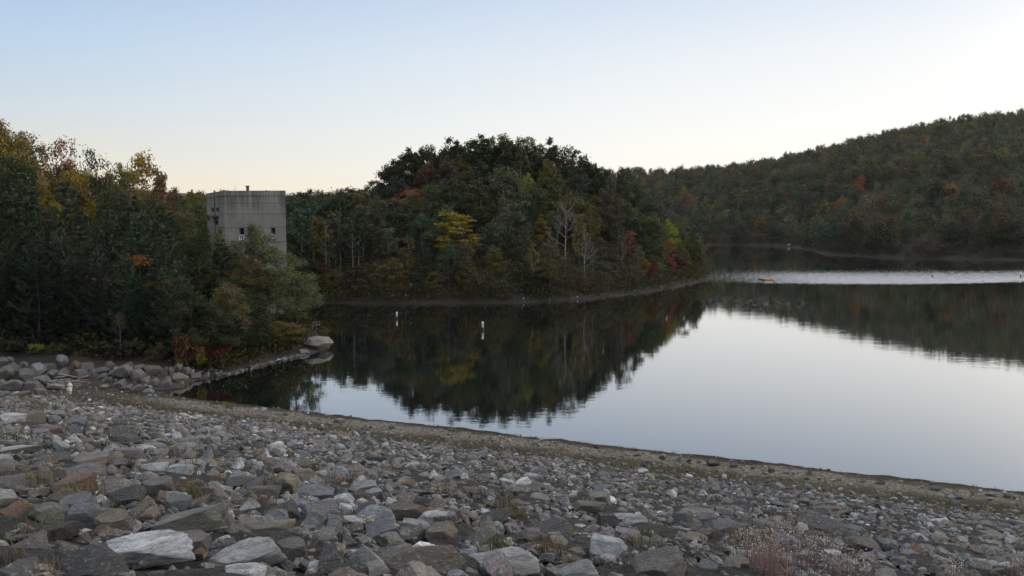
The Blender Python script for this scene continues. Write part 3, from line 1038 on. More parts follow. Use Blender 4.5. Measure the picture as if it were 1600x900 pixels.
for a in ((55, 62.6, 536, 26, 'lime', 'bright yellow-green shrub above the bank boulders'), (80, 63.2, 544, 18, 'olive', 'small olive shrub right of the bright yellow-green one'), (100, 62.5, 543, 26, 'green', 'green shrub above the boulders behind the white jug'),
          (205, 62.5, 528, 54, 'brown', 'thin brown shrub around the bare grey sapling'), (150, 63.5, 540, 40, 'brown', 'brown scrub left of the bare grey sapling'), (245, 63, 535, 44, 'olive', 'olive scrub right of the bare grey sapling'),
          (290, 66.0, 512, 46, 'rust', 'rusty orange shrub over the inlet shore'), (312, 65.2, 536, 20, 'yellow', 'small yellow shrub beside the rusty orange one'), (333, 66.5, 520, 50, 'crimson', 'dull red shrub over the inlet shore'), (346, 65.5, 528, 18, 'lime', 'small yellow-green shrub right of the dull red one'),
          (345, 66.5, 545, 70, 'dark', 'dark bush overhanging the inlet below the dull red shrub'), (385, 69, 530, 66, 'dark', 'wide dark bush along the inlet shore'), (425, 73, 535, 60, 'dark', 'dark bush at the water below the forked tree'), (405, 70.5, 545, 44, 'green', 'green bush at the waterline of the inlet'),
          (462, 75.5, 521, 40, 'red', 'red-orange shrub beside the pale rock outcrop'), (448, 77, 512, 30, 'rust', 'russet shrub behind the red-orange one'), (503, 79, 512, 26, 'olive', 'olive shrub on top of the pale rock outcrop'), (20, 63, 545, 50, 'brown', 'brown scrub at the left edge above the boulders')):
    px, Y, yt, w, col, lab = a
    if px < 286:
        Y = 61.5 + 0.4 * (col == 'brown')
    elif px < 346:
        Y = float(np.interp(px, [286, 300, 350], [60.6, 60.9, 63.2]))
    tree_px('shrub', px, Y, yt, w, col, lab, 'shrubs along the left shore', jit=0.08)
tree_px('thin', 186, 61.4, 486, 22, 'brown', 'bare grey sapling in front of the bank pines', LB)
for px, Y, yt, w, col, lab in ((153, 66.2, 430, 52, 'orange', 'orange maple boughs low in front of the bank pines, left of the bare sapling'), (243, 66.8, 432, 40, 'orange', 'orange maple boughs among the pines, right of the bare sapling'), (217, 68, 402, 22, 'orange', 'little orange sprig between the two orange maples'), (212, 65.5, 463, 28, 'rust', 'small russet boughs below the orange ones')):
    # slender understorey maples whose few leaves show at this height
    p = at(px, yt, Y)
    z0 = gz(p.x, Y)
    Hh = p.z - z0
    o = empty('maple_tree', (p.x, Y, z0))
    k = Hh / 12
    t = MB()
    t.tube([(0, 0, -0.3), (0.1, 0.05, Hh * 0.5), (0, 0, Hh * 0.97)], [0.07, 0.05, 0.02], 6)
    n = int(w * 26)
    ww = w / F_PX * Y
    cl = np.stack([NR.uniform(-0.5, 0.5, 9) * ww, NR.uniform(-0.3, 0.3, 9) * ww, Hh - NR.uniform(0.1, 1.0, 9) * min(1.6, ww * 0.55)], 1)
    for q in cl:
        t.tube([(0, 0, q[2] - 0.5), q], [0.025, 0.01], 4, False)
    c = cl[NR.integers(0, 9, n)] + NR.normal(size=(n, 3)) * np.array([0.28, 0.28, 0.12])
    v, f = leaf_quads(c, 0.11, 0.5)
    link('trunk', t.mesh('trunk', MAT['bark'], True), o, (0.1, 0.09, 0.08))
    link('crown', np_mesh('crown', v, f, MAT['leaf']), o, C_[col])
    tag(o, lab, 'maple tree', 'turning maples under the pines')

rg = random.Random(14)
for px in range(-64, 476, 20):
    if px < 290:
        Y = rg.uniform(62.9, 64.4)
    else:
        Y = float(np.interp(px, [290, 350, 400, 450, 490], [61.5, 63.9, 67.4, 72.2, 75.2])) + rg.uniform(0, 1.2)
    sky = np.interp(px, [-64, 290, 330, 400, 440, 480], [330, 400, 430, 455, 490, 525])
    top = at(px, sky + rg.uniform(0, 60), Y).z
    x = (px - 800) / F_PX * Y
    z = gz(x, Y)
    if top - z < 1.8:
        continue
    kind = 'pine' if px < 310 and rg.random() < 0.88 else 'oak'
    tree(kind, x, Y, top - z, rg.uniform(3.4, 5.4) if kind == 'oak' else None, rg.choice(('pine', 'bluegreen')) if kind == 'pine' else rg.choices(('dark', 'green', 'olive'), (5, 2, 2))[0], None, LB)

# --- wooded point: trees one can name
MP = 'trees on the wooded point'
for a in (
    ('layer', 710, 127, 328, 88, 'yellow', 'big yellow maple with layered boughs at the water on the wooded point'), ('mid', 638, 146, 288, 64, 'orange', 'orange crowned tree halfway up the wooded hill, above the pale slender trees'),
    ('mid', 592, 136, 300, 48, 'grey', 'pale grey-green tree left of and below the orange crowned tree'), ('tall', 607, 127, 350, 34, 'grey', 'slender pale tree at the shore, right of the left-hand buoy'), ('tall', 566, 133, 318, 40, 'bluegreen', 'slender bluish tree between the tower and the pale grey-green tree'),
    ('tall', 530, 128, 322, 40, 'bluegreen', 'tall slender bluish tree across the cove right of the tower'), ('tall', 514, 127, 352, 34, 'grey', 'pale slender tree across the cove, nearest the leaning tower tree'), ('tall', 490, 130, 330, 36, 'olive', 'slender olive tree just right of the tower, across the cove'),
    ('mid', 668, 152, 250, 44, 'rust', 'reddish crown under the crest of the wooded hill'), ('mid', 745, 139, 278, 64, 'green', 'round green tree above the big yellow maple'), ('mid', 765, 129, 350, 54, 'bluegreen', 'bluish green tree touching the right side of the big yellow maple'),
    ('bare', 700, 134, 318, 44, 'brown', 'bare grey snag above the big yellow maple'), ('open', 790, 141, 262, 70, 'grey', 'pale grey-green open tree high on the wooded hill'), ('mid', 825, 146, 272, 30, 'lime', 'narrow yellow-green tree high on the wooded hill'),
    ('thin', 824, 129, 352, 26, 'brown', 'tall white trunk standing bare at the shore of the wooded point'), ('thin', 802, 130, 372, 22, 'brown', 'thin white trunk left of the tall white one'),
    ('layer', 848, 137, 334, 30, 'gold', 'small golden tree left of the pale bare tree'), ('bare', 884, 132, 312, 62, 'brown', 'pale bare tree with spreading limbs between two golden trees'), ('layer', 906, 135, 330, 28, 'gold', 'small golden tree right of the pale bare tree'),
    ('bare', 862, 132, 372, 40, 'tan', 'grey bare tree with a low fork below the left golden tree'), ('thin', 768, 129, 400, 22, 'brown', 'thin grey trunk right of the big yellow maple'), ('bare', 918, 136, 392, 40, 'brown', 'grey leafless tree at the shore near the tip of the point'),
    ('layer', 985, 145, 358, 34, 'red', 'tall red-orange tree near the tip of the point'), ('layer', 1046, 150.6, 372, 26, 'red', 'red tree close to the tip of the point'), ('shrub', 1062, 154.0, 394, 30, 'crimson', 'crimson bush at the tip of the point'), ('shrub', 1014, 141.6, 402, 30, 'crimson', 'crimson bush between the two red trees'),
    ('mid', 1072, 163, 355, 62, 'green', 'round green tree at the very tip of the point'), ('mid', 1088, 168, 366, 34, 'grey', 'pale green tree leaning out at the tip of the point'), ('mid', 1045, 160, 342, 34, 'lime', 'yellow-green crown above the red tree at the tip'),
    ('shrub', 1095, 170, 395, 40, 'olive', 'olive bush overhanging the water at the tip of the point'), ('shrub', 1078, 163.5, 402, 40, 'olive', 'rounded olive bush on the shore just before the tip'), ('shrub', 1036, 147.8, 424, 34, 'olive', 'low olive bush on the shore under the red tree'),
    ('mid', 1015, 152, 328, 66, 'green', 'broad green tree between the two red trees'), ('mid', 955, 149, 298, 52, 'brown', 'russet-brown tree above the red-orange tree'), ('mid', 930, 150, 322, 40, 'olive', 'olive-gold crown right of the golden trees'),
    ('shrub', 800, 125, 436, 50, 'olive', 'olive bush by the water right of the big yellow maple'), ('shrub', 950, 139.5, 432, 40, 'brown', 'brown bush by the water left of the red-orange tree'), ('shrub', 868, 129, 420, 26, 'rust', 'russet bush below the pale bare tree'),
    ('open', 580, 158, 276, 40, 'dark', None), ('mid', 640, 157, 226, 60, 'dark', 'dark tree at the left end of the hilltop crest'), ('mid', 668, 158, 224, 54, 'dark', 'second dark tree from the left along the hilltop crest'), ('mid', 705, 159, 217, 58, 'dark', 'rounded dark tree on the left part of the crest'),
    ('mid', 750, 160, 206, 74, 'dark', 'tallest rounded dark crown at the top of the crest'), ('mid', 793, 160, 208, 58, 'dark', 'rounded dark crown right of the tallest crest crown'), ('open', 824, 160, 207, 56, 'dark', 'open crest tree with sky between its limbs, right of centre'),
    ('mid', 858, 160, 217, 50, 'dark', 'small dark crest tree before the last gap'), ('open', 890, 160, 224, 52, 'dark', 'dark crest tree second from the right end'), ('mid', 918, 161, 240, 44, 'dark', 'dark tree ending the crest on the right'), ('mid', 610, 158, 248, 52, 'dark', 'dark tree below the left end of the crest'),
    ('mid', 943, 165, 262, 40, 'dark', None), ('mid', 975, 170, 264, 50, 'dark', 'dark green tree where the hill meets the far ridge'), ('mid', 1000, 172, 285, 44, 'dark', None), ('mid', 1028, 176, 312, 44, 'dark', None),
):
    kind, px, Y, yt, w, col, lab = a
    if kind == 'layer':
        tree_px(kind, px, Y, yt, w, col, lab, MP, name='maple_tree', cat='maple tree')
    else:
        tree_px(kind, px, Y, yt, w, col, lab, MP)
rg = random.Random(33)
sh_ = [(476, 473), (500, 473), (600, 475), (700, 474), (800, 473), (850, 471), (900, 468), (950, 463), (1000, 457), (1040, 450), (1072, 444)]
for k in range(30):
    u = (k + rg.uniform(0.1, 0.9)) / 30 * 10
    i = min(int(u), 9)
    f_ = u - i
    q = on_water(sh_[i][0] * (1 - f_) + sh_[i + 1][0] * f_, sh_[i][1] * (1 - f_) + sh_[i + 1][1] * f_)
    y_ = q.y + rg.uniform(1.5, 3.4)
    kx = project((q.x, y_, 1))[0]
    tree('mid', q.x, y_, rg.uniform(1.8, 2.6) if 755 < kx < 840 or 858 < kx < 930 else rg.uniform(3.4, 6.2), rg.uniform(3.4, 5.2), rg.choices(('olive', 'green', 'dark', 'brown', 'rust', 'grey', 'gold'), (4, 4, 4, 2.4, 1, 1, 0.5) if q.x > -16 else (2, 4, 6, 0.6, 0.2, 0.6, 0))[0], None, 'young trees along the shore of the wooded point', name='young_tree', cat='tree')
for px in range(618, 940, 19):
    sk = float(np.interp(px, [600, 640, 680, 720, 760, 800, 830, 880, 920, 945], [262, 236, 228, 220, 214, 214, 217, 232, 248, 266]))
    tree_px('mid', px + rg.uniform(-5, 5), 163.5, sk + rg.uniform(-2, 5), rg.uniform(42, 54), rg.choice(('dark', 'dark', 'green', 'olive')), None, MP)
SPECIAL = [(t['x'], t['y'], t['W']) for t in TREES if t['H'] > 6.7]


def crowded(x, y, r):
    return any((x - a) ** 2 + (y - b) ** 2 < r * r for a, b, _ in SPECIAL)


# --- wooded point: the mass of the wood, planted on a jittered grid
rg = random.Random(21)
cands = []
y = 122.0
row = 0
while y < 186:
    x = -75.0 + (row % 2) * 2.4
    while x < 48:
        cands.append((x + rg.uniform(-1.5, 1.5), y + rg.uniform(-1.5, 1.5)))
        x += 4.9
    y += 4.3
    row += 1
n_mid = 0
for x, y in cands:
    z = gz(x, y)
    if z < 0.7 or crowded(x, y, 2.6):
        continue
    px, py, _ = project((x, y, z))
    if px < 440 or px > 1100:
        continue
    low = z < 3.2
    u = rg.random()
    if px < 570:
        kind = 'tall' if u < 0.62 else 'mid'
        col = rg.choices(('bluegreen', 'dark', 'olive', 'green'), (4, 3, 2, 2))[0]
        Hh = rg.uniform(10, 13)
    elif low and u < 0.2:
        kind, col, Hh = rg.choice(('thin', 'bare')), 'brown', rg.uniform(7, 10)
    else:
        kind = rg.choices(('mid', 'open', 'tall'), (5, 2, 3))[0]
        col = rg.choices(('green', 'dark', 'olive', 'grey', 'brown', 'rust', 'bluegreen'), (5, 4, 3, 2.2, 1.8, 0.5, 2))[0]
        Hh = rg.uniform(7.5, 11) if not low else rg.uniform(6, 9)
    # keep crowns under the photograph's skyline
    sky = np.interp(px, [440, 520, 570, 620, 680, 750, 830, 900, 940, 1000, 1050, 1100], [300, 296, 290, 262, 240, 228, 228, 250, 275, 292, 330, 372])
    top = at(px, sky, y).z
    Hh = min(Hh, top - z)
    if y > 168:
        Hh = min(Hh, top - z - 1.2)
    if Hh < 3.5:
        continue
    tree(kind, x, y, Hh, None, col, None, MP)
    SPECIAL.append((x, y, 5))
    n_mid += 1
print('mid wood', n_mid)

# --- slope behind the tower and along the back of the cove
rg = random.Random(5)
BK = 'trees on the rise behind the tower'
n_back = 0
for i in range(900):
    Y = rg.uniform(112, 168)
    px = rg.uniform(255, 640)
    x = (px - 800) / F_PX * Y
    z = gz(x, Y)
    if z < 0.6 or crowded(x, Y, 4.6) or (Y < 190 and px > 445):
        continue
    sky = np.interp(px, [255, 290, 330, 450, 520, 560, 640], [303, 300, 299, 294, 291, 285, 262])
    Hh = min(rg.uniform(9.5, 13), at(px, sky + rg.uniform(0, 5), Y).z - z)
    if Hh < 5:
        continue
    col = rg.choices(('green', 'dark', 'olive', 'bluegreen', 'brown'), (4, 3, 4, 2, 0.7))[0]
    tree('mid' if Y < 160 else 'far', x, Y, Hh, None, col, None, BK)
    SPECIAL.append((x, Y, 5))
    n_back += 1
    if n_back >= 30:
        break
print('behind tower', n_back)

# --- left slope filler
rg = random.Random(9)
n_left = 0
n_oak = 0
for i in range(500):
    Y = rg.uniform(66, 135)
    px = rg.uniform(-160, 300)
    x = (px - 800) / F_PX * Y
    if crowded(x, Y, 3.4):
        continue
    z = gz(x, Y)
    sky = np.interp(px, [-160, 0, 40, 110, 160, 200, 250, 300], [200, 206, 216, 262, 250, 275, 300, 312])
    Hh = min(rg.uniform(9, 14), at(px, sky + 8, Y).z - z)
    if Hh < 5:
        continue
    kind = 'pine' if Y < 80 or rg.random() < 0.3 else 'oak'
    if kind == 'oak' and n_oak >= 16:
        continue
    n_oak += kind == 'oak'
    tree(kind, x, Y, Hh, None, rg.choice(('pine', 'bluegreen')) if kind == 'pine' else rg.choices(('dark', 'olive', 'green', 'rust'), (3, 3, 3, 0.8))[0], None, LB)
    SPECIAL.append((x, Y, 5))
    n_left += 1
    if n_left >= 46:
        break

# --- far hillside: trees one can pick out, then the wood as one mass
FH = 'trees picked out on the far hillside'
for a in (
    (1180, 452, 336, 22, 'gold', 'golden tree by the far shore, left of the two pale rocks'), (1134, 458, 328, 26, 'lime', 'yellow-green tree by the far shore just right of the wooded point'), (1106, 458, 330, 26, 'grey', 'pale grey-green tree on the far shore, beside the point'),
    (1224, 446, 345, 20, 'crimson', 'dull crimson tree by the far shore near the pale rocks'), (1358, 400, 300, 34, 'orange', 'orange tree halfway up the far hillside'), (1372, 398, 296, 26, 'rust', 'rust tree beside the orange one halfway up the far hillside'), (1300, 366, 342, 28, 'rust', 'russet tree near the bend of the far shore'),
    (1384, 312, 338, 36, 'orange', 'orange tree low on the far hillside, above the water'), (1374, 303, 368, 22, 'yellow', 'low yellow tree at the far waterline'), (1455, 310, 338, 30, 'gold', 'golden tree on the far shore, right of the orange one'), (1474, 306, 348, 24, 'yellow', 'yellow tree on the far shore, right of the golden one'),
    (1506, 302, 348, 24, 'rust', 'russet tree on the far shore, right of the yellow one'), (1524, 470, 245, 28, 'orange', 'orange tree high on the far hillside'), (1475, 440, 292, 24, 'gold', 'golden tree halfway up the far hillside'), (1440, 440, 268, 24, 'lime', 'yellow-green tree halfway up the far hillside'),
    (1404, 430, 298, 22, 'rust', 'rust tree between the orange and golden ones halfway up'), (1475, 470, 262, 22, 'orange', 'small orange tree high on the far hillside'), (1180, 600, 312, 20, 'brown', None), (1550, 308, 350, 36, 'grey', 'pale grey tree on the far shore near the edge'),
    (1590, 305, 352, 34, 'brown', 'brown tree on the far shore at the edge'), (1415, 320, 330, 34, 'grey', 'pale green tree between the orange and golden shore trees'), (1345, 322, 345, 30, 'bluegreen', 'bluish tree on the far shore left of the orange one'), (1530, 330, 325, 34, 'bluegreen', 'bluish round tree above the far shore near the edge'),
):
    px, Y, yt, w, col, lab = a
    if lab:
        q = hit(px, min(yt + w * 0.8, 401 if px > 1320 else 380), 150, 900)
        tree_px('far', px, q.y, yt, w * 1.1, col, lab, FH, jit=0.08)
SPECIAL = [(t['x'], t['y'], t['W']) for t in TREES if t['y'] > 250]


def far_crown(n, Rr, H, base, leaf, g):
    nl = int(g.integers(5, 13))
    d = unit(g.normal(size=(nl, 3)))
    q = d * np.array([Rr, Rr, (H - base) / 2]) * 0.62 + np.array([0, 0, (H + base) / 2])
    k = g.integers(0, nl, n)
    rl = g.uniform(0.6, 1.25, size=(nl, 1))[k]
    dd = unit(g.normal(size=(n, 3)))
    c = q[k] + dd * np.array([Rr * 0.5, Rr * 0.5, (H - base) * 0.24]) * np.minimum(np.abs(g.normal(size=(n, 1))) * 0.4 + 0.45, 1.12) * rl
    nrm = unit(dd + np.array([0, 0, 0.5]) + g.normal(size=(n, 3)) * 0.6)
    u = unit(np.cross(nrm, g.normal(size=(n, 3))))
    w = np.cross(nrm, u)
    s = leaf * g.uniform(0.6, 1.3, size=(n, 1))
    v = np.stack([c - u * s, c + w * s * 0.7, c + u * s, c - w * s * 0.7], 1)
    return v


def build_forest():
    g = np.random.default_rng(77)
    near = [far_crown(900, 4.0, 12, 0.8, 0.33, g) for _ in range(16)]
    mid = [far_crown(560, 4.2, 12, 2.0, 0.42, g) for _ in range(16)]
    bush = [far_crown(160, 4.2, 12, 0.0, 0.5, g) for _ in range(5)]
    V, T = [], []
    pal = np.array([C_[k] for k in ('green', 'dark', 'olive', 'grey', 'bluegreen', 'brown', 'rust', 'gold', 'tan', 'orange')])
    wgt_low = np.array([5, 4, 3, 3.6, 5, 1.5, 0.5, 0.35, 0.6, 0.15])
    wgt_high = np.array([5, 6, 3, 1.2, 5, 0.6, 0.25, 0.12, 0.15, 0.08])
    sp = 6.6
    pts = []
    for y in np.arange(262, 690, sp):
        for x in np.arange(30, 620, sp):
            pts.append((x + g.uniform(-2.4, 2.4), y + g.uniform(-2.4, 2.4)))
    for y in np.arange(166, 330, 6.5):
        for x in np.arange(-190, -24, 6.5):
            pts.append((x + g.uniform(-2.4, 2.4), y + g.uniform(-2.4, 2.4)))
    P = np.array(pts)
    z = ground_z(P[:, 0], P[:, 1])
    P, z = P[z > 0.4], z[z > 0.4]
    n = 0
    for (x, y), zz in zip(P, z):
        px, py, _ = project((x, y, zz))
        if px < -60 or px > 1720 or (x < 0 and px > 620) or (x < 0 and y < 200 and px > 452):
            continue
        if any((x - a) ** 2 + (y - b) ** 2 < 16 for a, b, _ in SPECIAL):
            continue
        if x < 0:
            sky = np.interp(px, [-60, 250, 330, 450, 520, 560, 700], [230, 300, 299, 294, 291, 286, 262])
            Hmax = at(px, sky, y).z - zz
        else:
            Hmax = 40
        h = min(g.uniform(7.5, 16.5), Hmax)
        if x < 0:
            h *= 0.86
        if h < 5:
            continue
        v = (near if y < 400 else mid)[g.integers(0, 16)]
        a = g.uniform(0, 2 * PI)
        ca, sa = math.cos(a), math.sin(a)
        w = g.uniform(0.6, 1.35)
        q = v.reshape(-1, 3) * np.array([w, w, h / 12])
        q = np.stack([q[:, 0] * ca - q[:, 1] * sa + x, q[:, 0] * sa + q[:, 1] * ca + y, q[:, 2] + zz], 1)
        hi = min(max((zz - 15) / 45, 0), 1)
        wg = wgt_low * (1 - hi) + wgt_high * hi
        if zz < 32 and x > 100:
            wg = wg * np.array([1, 1, 1, 1.3, 1, 1.2, 1.6, 1.6, 1.6, 1.4])
        drift = math.sin(x * 0.031 + 1.7 * math.sin(y * 0.023)) + math.sin(y * 0.041 - x * 0.017)
        wg = wg * np.array([1, 1, 1, 1, 1, 1 + max(drift, 0), 1 + 2 * max(drift, 0), 1 + 2 * max(drift, 0), 1 + max(drift, 0), 1 + 2 * max(drift, 0)])
        c = pal[g.choice(10, p=wg / wg.sum())] * g.uniform(0.75, 1.2)
        V.append(q)
        T.append(np.repeat(c[None, :], len(q), 0))
        n += 1
    # bushes leaning out over the far waterline
    B = np.stack([g.uniform(60, 260, 9000), g.uniform(250, 480, 9000)], 1)
    zb = z_rbf(B[:, 0], B[:, 1])
    for (x, y), zz in zip(B[(zb > 0.12) & (zb < 2.6)], zb[(zb > 0.12) & (zb < 2.6)]):
        if project((x, y, zz))[0] > 1720:
            continue
        k = g.uniform(0.18, 0.42)
        q = bush[g.integers(0, 5)].reshape(-1, 3) * np.array([k * 1.3, k * 1.3, k]) + np.array([x, y, zz])
        V.append(q)
        T.append(np.repeat((pal[g.choice([0, 1, 2, 5, 5, 8])] * g.uniform(0.6, 1.0))[None], len(q), 0))
    V = np.concatenate(V)
    me = np_mesh('forest', V, np.arange(len(V)).reshape(-1, 4), MAT['forest'], False, np.concatenate(T))
    o = link('forest', me)
    tag(o, 'mixed autumn wood covering the far hillsides beyond the lake', 'forest', None, 'stuff')
    # pale stems along the far shore belong to the same wood; they stand inside its edge
    print('forest trees', n, 'quads', len(V) // 4)


build_forest()


def build_undergrowth():
    """Scrub, saplings and brambles under the trees: nobody could count them."""
    g = np.random.default_rng(31)
    pts, tints = [], []
    pal = np.array([C_[k] for k in ('brown', 'olive', 'dark', 'rust', 'tan', 'green')])
    tries = []
    for _ in range(8500):
        tries.append((g.uniform(-60, 46), g.uniform(116, 172)))
    for _ in range(2600):
        tries.append((g.uniform(-62, -17), g.uniform(61.5, 96)))
    P = np.array(tries)
    z = ground_z(P[:, 0], P[:, 1])
    sh = z_rbf(P[:, 0], P[:, 1])
    for (x, y), zz, zr in zip(P, z, sh):
        if zr < 0.22:
            continue
        px, py, _ = project((x, y, zz))
        if y < 100 and px > 476:
            continue
        if y < 100 and -35 < x < -24 and 86 < y < 97:
            continue
        tall_ = y > 100 and zr < 4.5 and g.random() < 0.5
        h = (g.uniform(1.6, 4.2) if tall_ else g.uniform(0.6, 1.8)) if y > 100 else g.uniform(0.4, 1.5)
        if y < 100 and px < 290 and (zr < 1.1 or y < 61.2):
            continue
        n = 130 if tall_ else 54
        sd = 1.05 if tall_ else 0.75
        c = np.array([x, y, zz]) + g.normal(size=(n, 3)) * np.array([sd, sd, 0.0]) + np.stack([np.zeros(n), np.zeros(n), g.uniform(0, h, n)], 1)
        pts.append(c)
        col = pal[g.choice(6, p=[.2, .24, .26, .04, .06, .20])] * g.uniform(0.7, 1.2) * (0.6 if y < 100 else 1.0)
        tints.append(np.repeat(col[None], n * 4, 0))
    v, f = leaf_quads(np.concatenate(pts), 0.15, 0.3)
    o = link('undergrowth', np_mesh('undergrowth', v, f, MAT['forest'], False, np.concatenate(tints)))
    tag(o, 'brown and olive scrub under the trees along both shores', 'undergrowth', None, 'stuff')


build_undergrowth()

# ------------------------------------------------------------------ concrete intake tower
def concrete_mat(name, joints, ztop, stain=1.0):
    m, nt, out = new_mat(name)
    pos = N(nt, 'ShaderNodeNewGeometry').outputs['Position']
    sep = N(nt, 'ShaderNodeSeparateXYZ')
    L(nt, pos, sep.inputs[0])
    z = sep.outputs[2]
    cloud = noise(nt, pos, 0.35, 6, 0.65)
    streak = noise(nt, scaled(nt, pos, (1.6, 1.6, 0.10)), 1.3, 6, 0.7)
    fine = noise(nt, pos, 9, 5, 0.7)
    c = mixc(nt, ramp(nt, cloud, 0.3, 0.7), (0.34, 0.30, 0.25), (0.48, 0.425, 0.36))
    c = mixc(nt, ramp(nt, fine, 0.35, 0.65, 0.25, 0.0), c, (0.2, 0.19, 0.18))
    fade = ramp(nt, z, ztop - 3.6, ztop - 0.2, 0.15, 1.0)
    c = mixc(nt, math_(nt, 'MULTIPLY', ramp(nt, streak, 0.36, 0.62), math_(nt, 'MULTIPLY', fade, 0.8 * stain)), c, (0.10, 0.088, 0.074))
    pale = noise(nt, scaled(nt, pos, (2.3, 2.3, 0.12)), 1.0, 4, 0.6)
    c = mixc(nt, ramp(nt, pale, 0.62, 0.74, 0, 0.35), c, (0.55, 0.54, 0.52))
    for zj in joints:
        d = math_(nt, 'ABSOLUTE', math_(nt, 'SUBTRACT', z, zj))
        c = mixc(nt, ramp(nt, d, 0.02, 0.05, 0.6, 0.0), c, (0.10, 0.095, 0.09))
        drip = math_(nt, 'MULTIPLY', ramp(nt, math_(nt, 'SUBTRACT', zj, z), 0.0, 0.7, 0.35, 0.0), math_(nt, 'GREATER_THAN', math_(nt, 'SUBTRACT', zj, z), 0.0))
        c = mixc(nt, math_(nt, 'MULTIPLY', drip, ramp(nt, streak, 0.4, 0.6)), c, (0.14, 0.13, 0.12))
    p = N(nt, 'ShaderNodeBsdfPrincipled')
    L(nt, c, p.inputs['Base Color'])
    p.inputs['Roughness'].default_value = 0.9
    b = N(nt, 'ShaderNodeBump')
    b.inputs['Strength'].default_value = 0.4
    b.inputs['Distance'].default_value = 0.03
    L(nt, fine, b.inputs['Height'])
    L(nt, b.outputs[0], p.inputs['Normal'])
    L(nt, p.outputs[0], out.inputs[0])
    return m


